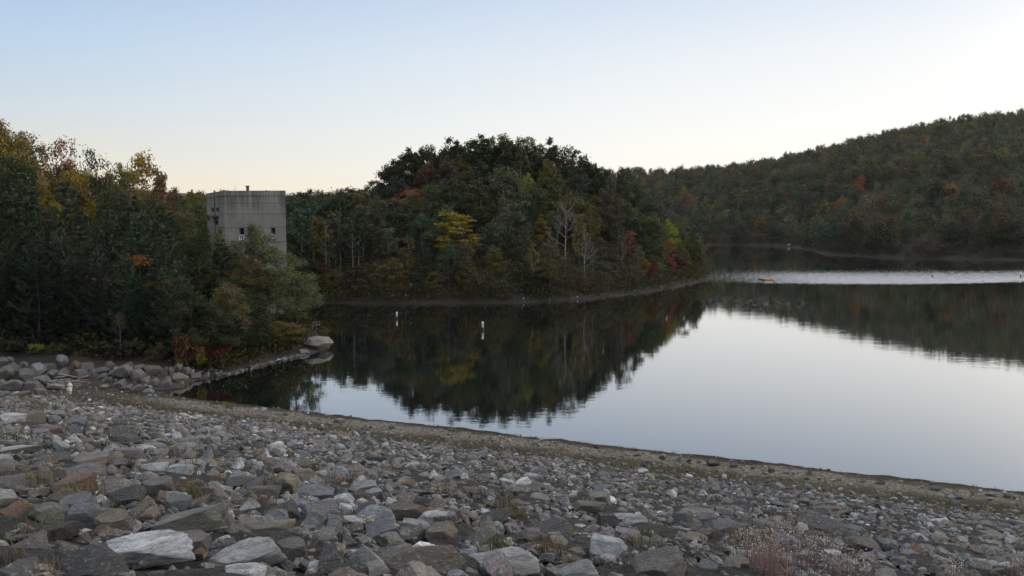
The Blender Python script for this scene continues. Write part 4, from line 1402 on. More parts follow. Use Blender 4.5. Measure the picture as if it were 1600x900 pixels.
def build_tower():
    Yf = 88.0
    TOP = at(350, 298, Yf).z
    A = at(350, 298, Yf)
    B = at(445.5, 298, 87.6)
    Cc = at(322.5, 302, 96.0)
    D = Vector(((424 - 800) / F_PX * 97.5, 97.5, 0))
    P = [Vector((q.x, q.y, 0)) for q in (A, B, D, Cc)]           # counter-clockwise seen from above
    zb = -3.0
    par = at(400, 305.5, Yf).z
    joints = [at(400, y, Yf).z for y in (317.5, 334.3, 355.0, 377, 398)]
    cm = concrete_mat('tower_concrete', joints, TOP)
    pm = concrete_mat('parapet_concrete', [], TOP + 1.5, 1.4)
    root = empty('concrete_tower', ((A.x + B.x) / 2, 92, 0), 'square grey concrete intake tower rising behind the left bank trees', 'tower')
    o0 = root.location

    wall = MB()

    def wall_run(p, q, openings, depth=0.35):
        d = (q - p)
        Lw = d.length
        d.normalize()
        nrm = Vector((d.y, -d.x, 0))
        us = sorted({0.0, Lw, *[u for o in openings for u in o[:2]]})
        zs = sorted({zb, par, *[w for o in openings for w in o[2:]]})
        for i in range(len(us) - 1):
            for j in range(len(zs) - 1):
                um, zm = (us[i] + us[i + 1]) / 2, (zs[j] + zs[j + 1]) / 2
                if any(o[0] < um < o[1] and o[2] < zm < o[3] for o in openings):
                    continue
                a, b = p + d * us[i] - o0, p + d * us[i + 1] - o0
                wall.add([(a.x, a.y, zs[j]), (b.x, b.y, zs[j]), (b.x, b.y, zs[j + 1]), (a.x, a.y, zs[j + 1])], [(0, 1, 2, 3)])
        for u0, u1, z0, z1 in openings:
            a, b = p + d * u0 - o0, p + d * u1 - o0
            ai, bi = a - nrm * depth, b - nrm * depth
            wall.add([(a.x, a.y, z0), (b.x, b.y, z0), (b.x, b.y, z1), (a.x, a.y, z1), (ai.x, ai.y, z0), (bi.x, bi.y, z0), (bi.x, bi.y, z1), (ai.x, ai.y, z1)],
                     [(0, 1, 5, 4), (1, 2, 6, 5), (2, 3, 7, 6), (3, 0, 4, 7)])
        return d, nrm

    def u_of(p, q, px, py):
        # where along the wall the pixel column falls
        d = (q - p).normalized()
        r = ray(px, py)
        # solve p + d u = k (r.x, r.y)
        det = d.x * -r.y + d.y * r.x
        u = (-p.x * -r.y + -p.y * r.x) / det
        pt = p + d * u
        return u, EYE + r.z * (pt.y / r.y)

    win = []
    for x0, x1, y0, y1 in ((373.5, 382, 356, 378), (422.8, 430.6, 356, 376)):
        u0, z1 = u_of(P[0], P[1], x0, y0)
        u1, z0 = u_of(P[0], P[1], x1, y1)
        win.append((u0, u1, z0, z1))
    ven = []
    for x0, x1, y0, y1 in ((330, 334.6, 325, 331.5), (337.5, 342, 324.5, 331), (334, 341, 344.5, 351)):
        u0, z1 = u_of(P[3], P[0], x0, y0)
        u1, z0 = u_of(P[3], P[0], x1, y1)
        ven.append((u0, u1, z0, z1))
    dF, nF = wall_run(P[0], P[1], win)
    wall_run(P[1], P[2], [])
    wall_run(P[2], P[3], [])
    dL, nL = wall_run(P[3], P[0], ven)
    wall.obj('wall', cm, root)
    # parapet stands 6 cm proud of the wall, and the roof slab inside it
    pa = MB()
    cen = sum((q for q in P), Vector()) / 4

    def grow(q, k):
        d = (q - cen)
        return cen + d * (1 + k / d.length)
    lo = [grow(q, 0.09) - o0 for q in P]
    inn = [grow(q, -0.32) - o0 for q in P]
    n = 4
    vs = [(q.x, q.y, par) for q in lo] + [(q.x, q.y, TOP) for q in lo] + [(q.x, q.y, TOP) for q in inn] + [(q.x, q.y, TOP - 0.6) for q in inn] + [(q.x, q.y, par) for q in inn]
    fs = []
    for i in range(n):
        j = (i + 1) % n
        fs += [(i, j, n + j, n + i), (n + i, n + j, 2 * n + j, 2 * n + i), (2 * n + i, 2 * n + j, 3 * n + j, 3 * n + i), (i, 4 * n + i, 4 * n + j, j)]
    pa.add(vs, fs)
    pa.obj('parapet', pm, root)
    rf = MB()
    rf.add([(q.x, q.y, TOP - 0.6) for q in inn], [(0, 1, 2, 3)])
    rf.obj('roof', cm, root)
    # windows
    for (u0, u1, z0, z1), sash_h in zip(win, (0.80, 0.70)):
        a = P[0] + dF * u0 - o0 - nF * 0.24
        M = Matrix.Translation((a.x, a.y, z0)) @ Matrix(((dF.x, -nF.x, 0, 0), (dF.y, -nF.y, 0, 0), (0, 0, 1, 0), (0, 0, 0, 1)))
        w, h = u1 - u0, z1 - z0
        fr = MB()
        for lo_, hi_ in (((0, 0, 0), (0.06, 0.08, h)), ((w - 0.06, 0, 0), (w, 0.08, h)), ((0.06, 0, h - 0.06), (w - 0.06, 0.08, h)), ((0.06, 0, 0), (w - 0.06, 0.08, 0.06)), ((0.06, 0, sash_h), (w - 0.06, 0.08, sash_h + 0.06))):
            fr.box(lo_, hi_, M)
        f = fr.obj('window', MAT['metal'], root)
        MB().box((0.06, 0.05, 0.06), (w - 0.06, 0.06, h - 0.06), M).obj('pane', MAT['glass'], f)
        # lower sash swung outward
        S = M @ Matrix.Translation((0, -0.02, sash_h)) @ Matrix.Rotation(R(-38), 4, 'X')
        sa = MB()
        hs = sash_h * 0.98
        for lo_, hi_ in (((0.02, -0.05, -hs), (0.10, 0, 0)), ((w - 0.10, -0.05, -hs), (w - 0.02, 0, 0)), ((0.10, -0.05, -0.08), (w - 0.10, 0, 0)), ((0.10, -0.05, -hs), (w - 0.10, 0, -hs + 0.08)), ((w / 2 - 0.03, -0.05, -hs + 0.08), (w / 2 + 0.03, 0, -0.08))):
            sa.box(lo_, hi_, S)
        sa.obj('sash', MAT['frame'], f)
        MB().box((-0.06, -0.36, -0.10), (w + 0.06, 0.0, 0.0), M).obj('sill', pm, f)
    for u0, u1, z0, z1 in ven:
        a = P[3] + dL * u0 - o0 - nL * 0.2
        M = Matrix.Translation((a.x, a.y, z0)) @ Matrix(((dL.x, -nL.x, 0, 0), (dL.y, -nL.y, 0, 0), (0, 0, 1, 0), (0, 0, 0, 1)))
        w, h = u1 - u0, z1 - z0
        lv = MB().box((0, 0.06, 0), (w, 0.08, h), M)
        k = 5
        for i in range(k):
            lv.box((0, -0.03, h * i / k), (w, 0.06, h * (i + 0.35) / k), M)
        lv.obj('louvre', MAT['hull_dark'], root)
    # steel ledge and brackets on the left wall
    for x0, x1, y0, y1 in ((324.5, 326.5, 336, 341), (331, 341.5, 337.2, 339.6), (326.5, 328, 339.5, 342)):
        u0, z1 = u_of(P[3], P[0], x0, y0)
        u1, z0 = u_of(P[3], P[0], x1, y1)
        a = P[3] + dL * u0 - o0
        M = Matrix.Translation((a.x, a.y, z0)) @ Matrix(((dL.x, -nL.x, 0, 0), (dL.y, -nL.y, 0, 0), (0, 0, 1, 0), (0, 0, 0, 1)))
        MB().box((0, -0.3, 0), (u1 - u0, -0.002, z1 - z0), M).obj('bracket', MAT['rust'], root)
    u, _ = u_of(P[3], P[0], 335.5, 300)
    a = P[3] + dL * u + nL * 0.08 - o0
    MB().tube([(a.x, a.y, par - 5.5), (a.x, a.y, TOP + 0.25)], [0.06, 0.06], 6).obj('conduit', MAT['metal'], root)
    q = at(387, 297, 90.5) - o0
    MB().tube([(q.x, q.y, TOP - 0.6), (q.x, q.y, TOP + 0.55)], [0.17, 0.17], 12, True).tube([(q.x, q.y, TOP + 0.55), (q.x, q.y, TOP + 0.68)], [0.22, 0.22], 12).obj('vent_pipe', MAT['rust'], root)
    q = at(367, 297, 91.5) - o0
    MB().tube([(q.x, q.y, TOP - 0.6), (q.x, q.y, TOP + 0.95)], [0.022, 0.012], 5).tube([(q.x - 0.12, q.y, TOP + 0.3), (q.x + 0.12, q.y, TOP + 0.3)], [0.012, 0.012], 4).obj('antenna', MAT['metal'], root)
    q = at(335.5, 297, 92.5) - o0
    MB().tube([(q.x, q.y, TOP - 0.1), (q.x, q.y, TOP + 0.1)], [0.10, 0.10], 8).tube([(q.x, q.y, TOP + 0.1), (q.x, q.y, TOP + 0.2)], [0.14, 0.08], 8).obj('roof_lamp', MAT['metal'], root)


build_tower()

# ------------------------------------------------------------------ rocks
def ico(sub):
    bm = bmesh.new()
    bmesh.ops.create_icosphere(bm, subdivisions=sub, radius=1.0)
    v = np.array([tuple(x.co) for x in bm.verts])
    f = np.array([[q.index for q in p.verts] for p in bm.faces])
    bm.free()
    return unit(v), f


ICO = {k: ico(k) for k in (2, 3, 4, 5)}


def fbm(v, g, octv=4, f0=1.6):
    out = np.zeros(len(v))
    amp = 1.0
    f = f0
    for _ in range(octv):
        for _ in range(3):
            d = unit(g.normal(size=3)) * f
            out += amp / 3 * np.sin(v @ d * 2.2 + g.uniform(0, 6.28))
        amp *= 0.55
        f *= 2.1
    return out


def rock_verts(style, seed, sub):
    """Radial convex polyhedron cut by planes, then chipped: fits the box -0.5 .. 0.5."""
    g = np.random.default_rng(seed)
    v, f = ICO[sub]
    nrm, dst = [], []

    def pl(n, d):
        nrm.append(unit(np.array(n, dtype=float)))
        dst.append(d)
    j = lambda k=0.18: g.normal(size=3) * k
    if style in ('block', 'slab', 'wedge', 'long'):
        for ax in ((1, 0, 0), (-1, 0, 0), (0, 1, 0), (0, -1, 0)):
            pl(np.array(ax) + j(0.22), g.uniform(0.85, 1.0))
        pl(np.array((0, 0, -1)) + j(0.1), 0.9)
        if style == 'wedge':
            pl((g.uniform(0.35, 0.7) * g.choice((-1, 1)), g.uniform(-0.3, 0.1), 0.8), 0.55)
            pl((0.0, -0.5, 0.85) + j(0.15), 0.75)
        else:
            pl(np.array((0, -0.12, 1)) + j(0.12), 0.85)
        for _ in range(7):
            n = g.normal(size=3)
            n[2] = abs(n[2]) * 0.8 + 0.1
            pl(n, g.uniform(0.98, 1.2))
    elif style == 'peak':
        for a in (0.3, 1.6, 2.9, 4.3, 5.3):
            a += g.normal() * 0.2
            pl((math.cos(a), math.sin(a), g.uniform(0.55, 0.95)), g.uniform(0.55, 0.68))
        pl((0, 0, -1), 0.8)
    else:
        for _ in range(22):
            pl(g.normal(size=3), g.uniform(0.85, 1.05))
    D = v @ np.array(nrm).T
    r = np.min(np.where(D > 1e-3, np.array(dst)[None] / np.maximum(D, 1e-3), 9.0), 1)
    p = v * r[:, None]
    if sub >= 3:
        ax = unit(g.normal(size=3) * np.array([0.35, 0.35, 1.0]))
        st = (p @ ax) * g.uniform(4.0, 7.0) + 0.35 * fbm(v, g, 2, 2.0)
        st = (st - np.floor(st))
        p = p * (1 + 0.042 * fbm(v, g, 4, 1.5) + 0.022 * fbm(v, g, 3, 6.0) + 0.028 * (st - 0.5) * (style not in ('round',)))[:, None]
    lo, hi = p.min(0), p.max(0)
    p = (p - (lo + hi) / 2) / (hi - lo)
    return p, f


STYLES = ('block', 'slab', 'wedge', 'peak', 'round', 'long')
ROCKM = {}
for st in STYLES:
    ROCKM[st] = []
    for k in range(6):
        p, f = rock_verts(st, 900 + 37 * STYLES.index(st) + k, 5)
        me = np_mesh('rock', p, f, MAT['rock'], True)
        ROCKM[st].append(me)

RC = dict(white=(0.74, 0.76, 0.79), pale=(0.50, 0.50, 0.505), grey=(0.245, 0.24, 0.235), dark=(0.092, 0.09, 0.09), brown=(0.20, 0.16, 0.125), tan=(0.33, 0.275, 0.21), rust=(0.31, 0.185, 0.12), blue=(0.235, 0.255, 0.285), purple=(0.255, 0.225, 0.24), green=(0.29, 0.30, 0.25), warm=(0.29, 0.26, 0.23))
RW = dict(white='white', pale='pale grey', grey='grey', dark='dark grey', brown='brown', tan='tan', rust='rusty', blue='bluish grey', purple='purplish grey', green='greenish grey', warm='warm grey')
ROCKS = []


def rock(px, py, w, h, style, col, label=None, lm=None, group='riprap stones on the dam slope', name='rock', depth=0.8, yaw=None, tilt=0.14, hi=None, sink=0.10):
    """A stone whose foot is seen at (px, py), w x h pixels large."""
    p = hit(px, py)
    sc = p.y / F_PX
    wm, hm = w * sc, h * sc
    dp = wm * depth if style != 'long' else wm * 0.45
    hz = max((hm - 0.16 * dp) * 1.12, 0.24 * wm if style != 'slab' else 0.16 * wm)
    o = link(name, rnd.choice(ROCKM[style]))
    fw = Vector((p.x, p.y, 0)).normalized()
    cx, cy = p.x + fw.x * dp * 0.42, p.y + fw.y * dp * 0.42
    zc = min(gz(cx, cy), p.z + 0.05)
    o.location = (cx, cy, zc + hz * (0.5 - sink))
    o.scale = (wm, dp, hz)
    face = math.atan2(fw.y, fw.x) - PI / 2
    o.rotation_euler = (rnd.uniform(-tilt, tilt), rnd.uniform(-tilt, tilt), face + (rnd.uniform(-0.35, 0.35) if yaw is None else yaw))
    c = RC[col]
    k = rnd.uniform(0.88, 1.12)
    o.color = (c[0] * k, c[1] * k, c[2] * k, 1)
    o['category'] = 'rock'
    o['group'] = group
    if label:
        tag(o, label)
    ROCKS.append(dict(o=o, px=px, py=py - h / 2, w=w, h=h, wm=wm, x=cx, y=cy, style=style, col=col, label=label, lm=lm))
    return o


for a in (
    (217, 883, 162, 54, 'slab', 'white', 'largest white flat-topped slab, low beside the bottom left corner', 'the largest white slab'),
    (132, 908, 140, 38, 'wedge', 'dark', 'long dark rock leaning against the front of the largest white slab', 'the long dark rock by the white slab'),
    (300, 835, 122, 46, 'long', 'green', 'long greenish grey boulder with a rounded back', 'the long greenish boulder'),
    (113, 778, 64, 40, 'block', 'rust', 'rusty orange boulder, square and larger than its neighbours', 'the rusty orange boulder'),
    (53, 757, 60, 31, 'wedge', 'brown', 'brown angular rock left of the rusty orange boulder', None),
    (140, 733, 68, 31, 'block', 'warm', 'broad brownish block with flat facets above the rusty orange boulder', 'the broad brownish block'),
    (2, 742, 46, 38, 'block', 'pale', 'pale upright block cut by the left edge', 'the pale upright edge block'),
    (242, 738, 44, 19, 'slab', 'white', 'bright bluish white slab lying flat right of the broad brownish block', 'the bright bluish white slab'),
    (283, 743, 46, 21, 'slab', 'white', 'second bright white-topped slab, beside the bluish white one', None),
    (28, 709, 74, 15, 'slab', 'pale', 'long thin pale slab at the left edge', 'the long thin pale slab'),
    (78, 724, 64, 18, 'slab', 'dark', 'dark flat slab under the long thin pale slab', None),
    (202, 719, 50, 23, 'slab', 'purple', 'tilted slab with pale upper edge behind the bluish white slab', None),
    (192, 694, 52, 35, 'round', 'dark', 'dark streaked boulder with a pale knob, upslope of the weeds', 'the dark streaked boulder'),
    (51, 662, 38, 24, 'block', 'brown', 'dark brown boulder behind the pale flowered weeds', 'the dark brown upper boulder'),
    (84, 664, 26, 19, 'round', 'blue', 'bluish grey stone right of the dark brown upper boulder', None),
    (195, 790, 66, 33, 'wedge', 'dark', 'dark wedge with a pale rim right of the rusty orange boulder', 'the dark pale-rimmed wedge'),
    (131, 824, 56, 41, 'block', 'blue', 'bluish block with pale streaks behind the largest white slab', 'the streaked bluish block'),
    (177, 834, 56, 38, 'block', 'tan', 'tan block right of the streaked bluish block', 'the tan block'),
    (75, 823, 52, 42, 'block', 'green', 'lichen-pale greenish block left of the streaked bluish block', 'the lichen-pale block'),
    (90, 792, 54, 33, 'round', 'brown', 'rounded brown rock in front of the rusty orange boulder', None),
    (28, 820, 54, 37, 'block', 'rust', 'dark block with a rusty side by the left edge', 'the rusty sided block'),
    (87, 845, 74, 30, 'long', 'dark', 'long dark rock under the lichen-pale block', None),
    (8, 772, 62, 36, 'slab', 'grey', 'broad grey slab at the left edge under the pale upright block', None),
    (-2, 794, 52, 36, 'round', 'pale', 'pale rounded boulder cut by the left edge', None),
    (298, 864, 68, 37, 'block', 'purple', 'mottled pinkish grey block right of the largest white slab', 'the mottled pinkish block'),
    (385, 890, 118, 44, 'block', 'pale', 'pale mottled boulder with white patches, right of the mottled pinkish block', 'the pale mottled boulder'),
    (385, 912, 74, 26, 'slab', 'white', 'white slab cut by the bottom edge under the pale mottled boulder', 'the white bottom-edge slab'),
    (455, 879, 52, 40, 'block', 'grey', 'square grey block between the pale mottled boulder and the pale pyramid', 'the square grey block'),
    (568, 898, 92, 56, 'peak', 'pale', 'pale pyramid shaped rock', 'the pale pyramid rock'),
    (655, 903, 168, 68, 'round', 'brown', 'biggest brown boulder, right of the pale pyramid rock', 'the biggest brown boulder'),
    (420, 837, 88, 26, 'long', 'tan', 'long low tan rock with a pale back', 'the long low tan rock'),
    (425, 860, 54, 35, 'wedge', 'dark', 'dark rock in front of the long low tan rock', None),
    (597, 840, 58, 27, 'wedge', 'blue', 'bluish pale wedge behind the pale pyramid rock', 'the bluish pale wedge'),
    (690, 849, 56, 33, 'block', 'tan', 'yellowish tan block behind the biggest brown boulder', 'the yellowish tan block'),
    (648, 834, 50, 22, 'slab', 'pale', 'pale pinkish slab left of the yellowish tan block', None),
    (435, 813, 66, 31, 'wedge', 'dark', 'dark sharp-backed rock behind the long low tan rock', 'the dark sharp-backed rock'),
    (535, 789, 38, 19, 'block', 'white', 'small white square block amid dark stones', 'the small white block'),
    (583, 779, 30, 18, 'block', 'pale', 'pale block right of the small white block', None),
    (565, 785, 26, 18, 'block', 'brown', 'brown block between two pale blocks', None),
    (567, 801, 48, 20, 'wedge', 'dark', 'dark wedge in front of the small white block', None),
    (640, 817, 104, 33, 'long', 'brown', 'long layered brown rock', 'the long layered brown rock'),
    (382, 764, 64, 26, 'round', 'dark', 'dark smooth hump left of the tan grass clump', 'the dark smooth hump'),
    (440, 777, 64, 46, 'round', 'tan', 'tan boulder half hidden by dry grass', 'the grassy tan boulder'),
    (787, 897, 116, 42, 'block', 'pale', 'broad rock with white top right of the biggest brown boulder', 'the broad white-topped rock'),
    (950, 871, 68, 37, 'block', 'white', 'white rock with dark hollows', 'the white rock with dark hollows'),
    (950, 881, 32, 18, 'round', 'white', 'white lump in front of the white rock with dark hollows', None),
    (1018, 906, 106, 56, 'wedge', 'warm', 'large ridged grey-brown boulder right of the white rock with dark hollows', 'the large ridged boulder'),
    (902, 908, 72, 34, 'wedge', 'pale', 'pale streaked wedge left of the large ridged boulder', 'the pale streaked wedge'),
    (860, 838, 74, 27, 'wedge', 'dark', 'dark slab sloping down to the right behind the broad white-topped rock', 'the dark sloping slab'),
    (865, 824, 54, 26, 'peak', 'grey', 'grey triangular rock on top of the dark sloping slab', None),
    (823, 848, 52, 27, 'round', 'purple', 'purplish lumpy rock left of the dark sloping slab', None),
    (978, 817, 70, 19, 'slab', 'pale', 'flat slab with pale top behind the white rock with dark hollows', 'the flat pale-topped slab'),
    (950, 822, 36, 23, 'block', 'dark', 'dark block at the left end of the flat pale-topped slab', None),
    (1003, 810, 42, 25, 'peak', 'purple', 'purplish pointed rock behind the flat pale-topped slab', None),
    (922, 802, 54, 22, 'long', 'tan', 'tan low rock left of the purplish pointed one', None),
    (773, 816, 50, 28, 'wedge', 'dark', 'dark grey rock right of the long layered brown rock', 'the dark grey rock'),
    (897, 883, 22, 16, 'block', 'rust', 'small orange stone left of the white lump', None),
    (1282, 834, 84, 31, 'block', 'dark', 'dark overhanging rock with a pale face beneath it', 'the dark overhanging rock'),
    (1549, 841, 46, 12, 'slab', 'tan', 'flat yellowish slab by itself among bluish stones', 'the flat yellowish slab'),
    (1103, 899, 42, 25, 'block', 'blue', 'bluish block left of the red stalked weed', None),
    (1350, 863, 54, 27, 'block', 'brown', 'brown block in front of the dark overhanging rock', 'the brown block'),
    (1296, 871, 42, 13, 'slab', 'white', 'thin white slab right of the red stalked weed', 'the thin white slab'),
    (1404, 914, 76, 22, 'slab', 'grey', 'broad grey slab cut by the bottom edge right of the weeds', 'the broad grey bottom slab'),
    (1530, 897, 40, 28, 'block', 'pale', 'pale block close to the bottom right corner', 'the pale corner block'),
    (1131, 836, 48, 27, 'block', 'blue', 'bluish grey block behind the red stalked weed', 'the bluish grey block'),
    (1085, 808, 70, 16, 'slab', 'tan', 'broad pale tan slab behind the bluish grey block', 'the broad tan slab'),
):
    px, py, w, h, st, col, lab, lm = a
    rock(px, py, w, h, st, col, lab, lm)

# boulders of the left bank
BB = 'boulders lining the left bank'
bank = [(2, 580, 22, 20), (14, 572, 16, 14), (8, 596, 26, 22), (24, 588, 20, 20), (3, 606, 16, 14), (20, 612, 30, 20), (37, 582, 14, 16), (43, 596, 22, 20), (60, 587, 24, 20), (52, 612, 24, 18), (78, 580, 20, 12), (81, 592, 24, 14), (98, 573, 16, 18), (98, 592, 18, 16), (62, 604, 28, 16), (64, 618, 18, 12),
        (118, 582, 18, 18), (137, 580, 20, 13), (128, 592, 20, 14), (144, 593, 12, 18), (160, 585, 20, 11), (156, 594, 22, 9), (172, 579, 14, 14), (181, 589, 16, 16), (193, 593, 26, 22), (204, 581, 12, 14), (216, 597, 24, 20), (220, 583, 20, 12), (240, 588, 30, 16), (228, 600, 14, 12), (258, 590, 10, 16), (268, 588, 9, 14),
        (278, 582, 15, 15), (293, 586, 15, 12), (282, 598, 24, 15), (258, 606, 18, 15), (240, 603, 20, 12), (168, 598, 14, 8), (184, 606, 22, 12), (198, 610, 16, 9), (215, 612, 18, 10), (232, 614, 20, 9), (250, 616, 16, 8), (36, 622, 22, 12), (6, 620, 18, 10), (306, 592, 16, 9), (322, 590, 12, 8), (338, 588, 10, 7)]
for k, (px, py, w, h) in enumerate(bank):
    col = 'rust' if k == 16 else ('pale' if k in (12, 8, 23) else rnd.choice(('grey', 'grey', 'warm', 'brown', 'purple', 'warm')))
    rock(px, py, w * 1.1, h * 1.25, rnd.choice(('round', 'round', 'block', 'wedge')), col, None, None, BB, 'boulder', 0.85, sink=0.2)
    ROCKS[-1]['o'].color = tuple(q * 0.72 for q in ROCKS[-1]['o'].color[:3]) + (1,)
# stones standing along the water's edge of the dam
EG = "stones along the dam's water edge"
for px, py, w, h, st, col, lab in (
    (1035, 716, 11, 8, 'round', 'warm', 'rounded stone on the grassy lip at the water edge, left of the larger grey one'), (1062, 719, 15, 9, 'peak', 'grey', 'larger grey stone on the lip at the water edge'), (1077, 720, 7, 5, 'round', 'dark', 'little dark stone touching the larger grey one at the water edge'), (1115, 726, 20, 9, 'round', 'dark', 'low dark mound on the lip at the water edge'),
    (1146, 729, 13, 7, 'block', 'dark', 'squarish dark stone on the lip at the water edge'), (1265, 741, 13, 10, 'peak', 'brown', 'brown cone shaped stone alone on the lip at the water edge'), (880, 702, 12, 7, 'peak', 'rust', 'rusty pointed stone at the water edge'), (836, 693, 10, 5, 'block', 'warm', 'small pale stone at the water edge left of the rusty pointed one'),
    (1375, 754, 14, 5, 'round', 'dark', 'flat dark stone at the water edge, right of the cone'), (1462, 764, 15, 5, 'round', 'dark', 'dark low stone at the water edge near the tall stalk'), (1548, 773, 15, 6, 'round', 'grey', 'grey stone at the water edge close to the right border'), (1578, 776, 18, 6, 'round', 'dark', 'dark stone at the water edge by the right border'),
    (531, 658, 16, 6, 'slab', 'grey', 'flat grey stone at the water edge below the bright gap of reflected sky'), (412, 640, 10, 5, 'block', 'pale', 'small pale stone at the water edge below the tower'), (400, 639, 8, 4, 'block', 'pale', 'smaller pale stone beside the one below the tower'), (612, 668, 10, 5, 'block', 'dark', 'dark stone at the water edge in the middle of the dark reflection'), (1205, 735, 9, 5, 'block', 'dark', 'small dark stone at the water edge left of the cone'), (446, 646, 8, 4, 'round', 'brown', 'brown stone at the water edge right of the pale pair'),
):
    rock(px, py + 3, w * 1.1, h * 1.35, st, col, lab, None, EG, 'rock', 0.9, hi=True, sink=0.08)
# pale ledge at the tip of the left bank
o = rock(496, 549, 52, 28, 'round', 'warm', 'large pale rock outcrop sloping into the water right of the tower trees', 'the pale rock outcrop', 'rocks at the tip of the left bank', 'rock_outcrop', 0.9, sink=0.1)
rock(512, 553, 24, 9, 'slab', 'warm', 'low ledge at the foot of the pale rock outcrop', None, 'rocks at the tip of the left bank')
rock(474, 553, 18, 8, 'block', 'warm', 'small rock left of the pale rock outcrop', None, 'rocks at the tip of the left bank')
for px, py, w, h, lab in ((1234, 384.5, 9, 5, 'left of two pale rocks on the far shore'), (1255, 384.8, 8, 5, 'right of two pale rocks on the far shore')):
    rock(px, py, w, h, 'round', 'pale', lab, None, 'pale rocks on the far shore', 'rock', 0.9)

# more riprap stones big enough to tell apart
rg = random.Random(4)
tries = 0
n_sc = 0
N_SCATTER = 300 - len(ROCKS)
while n_sc < N_SCATTER and tries < 9000:
    tries += 1
    px = rg.uniform(-10, 1610)
    py = 900 - 250 * rg.random() ** 1.15
    p = hit(px, py)
    s = s_of(p.x, p.y)
    if s < BENCH + 0.7:
        continue
    if z_rbf(np.array([p.x]), np.array([p.y]))[0] > p.z:
        continue
    if py > 800 and px < 1075:
        continue
    big = 1.15 if px < 450 else (0.9 if px < 750 else 0.72)
    wm = rg.choice((0.34, 0.4, 0.46, 0.55, 0.62)) * big * rg.uniform(0.85, 1.15)
    if any((p.x - r['x']) ** 2 + (p.y - r['y']) ** 2 < (0.42 * (wm + r['wm'])) ** 2 for r in ROCKS):
        continue
    w = wm / p.y * F_PX
    st = rg.choices(('block', 'slab', 'wedge', 'peak', 'round', 'long'), (4, 3, 4, 1, 2, 1.5))[0]
    h = w * {'block': 0.55, 'slab': 0.34, 'wedge': 0.48, 'peak': 0.55, 'round': 0.55, 'long': 0.34}[st] * rg.uniform(0.85, 1.15)
    col = rg.choices(('grey', 'blue', 'dark', 'brown', 'warm', 'pale', 'white', 'purple', 'tan', 'rust', 'green'), (4, 3, 2.4, 2.4, 3, 2, 0.8, 1.6, 1.2, 0.5, 1))[0]
    rock(px, py, w, h, st, col, None, None, 'riprap stones on the dam slope')
    n_sc += 1
print('rocks', len(ROCKS), tries)


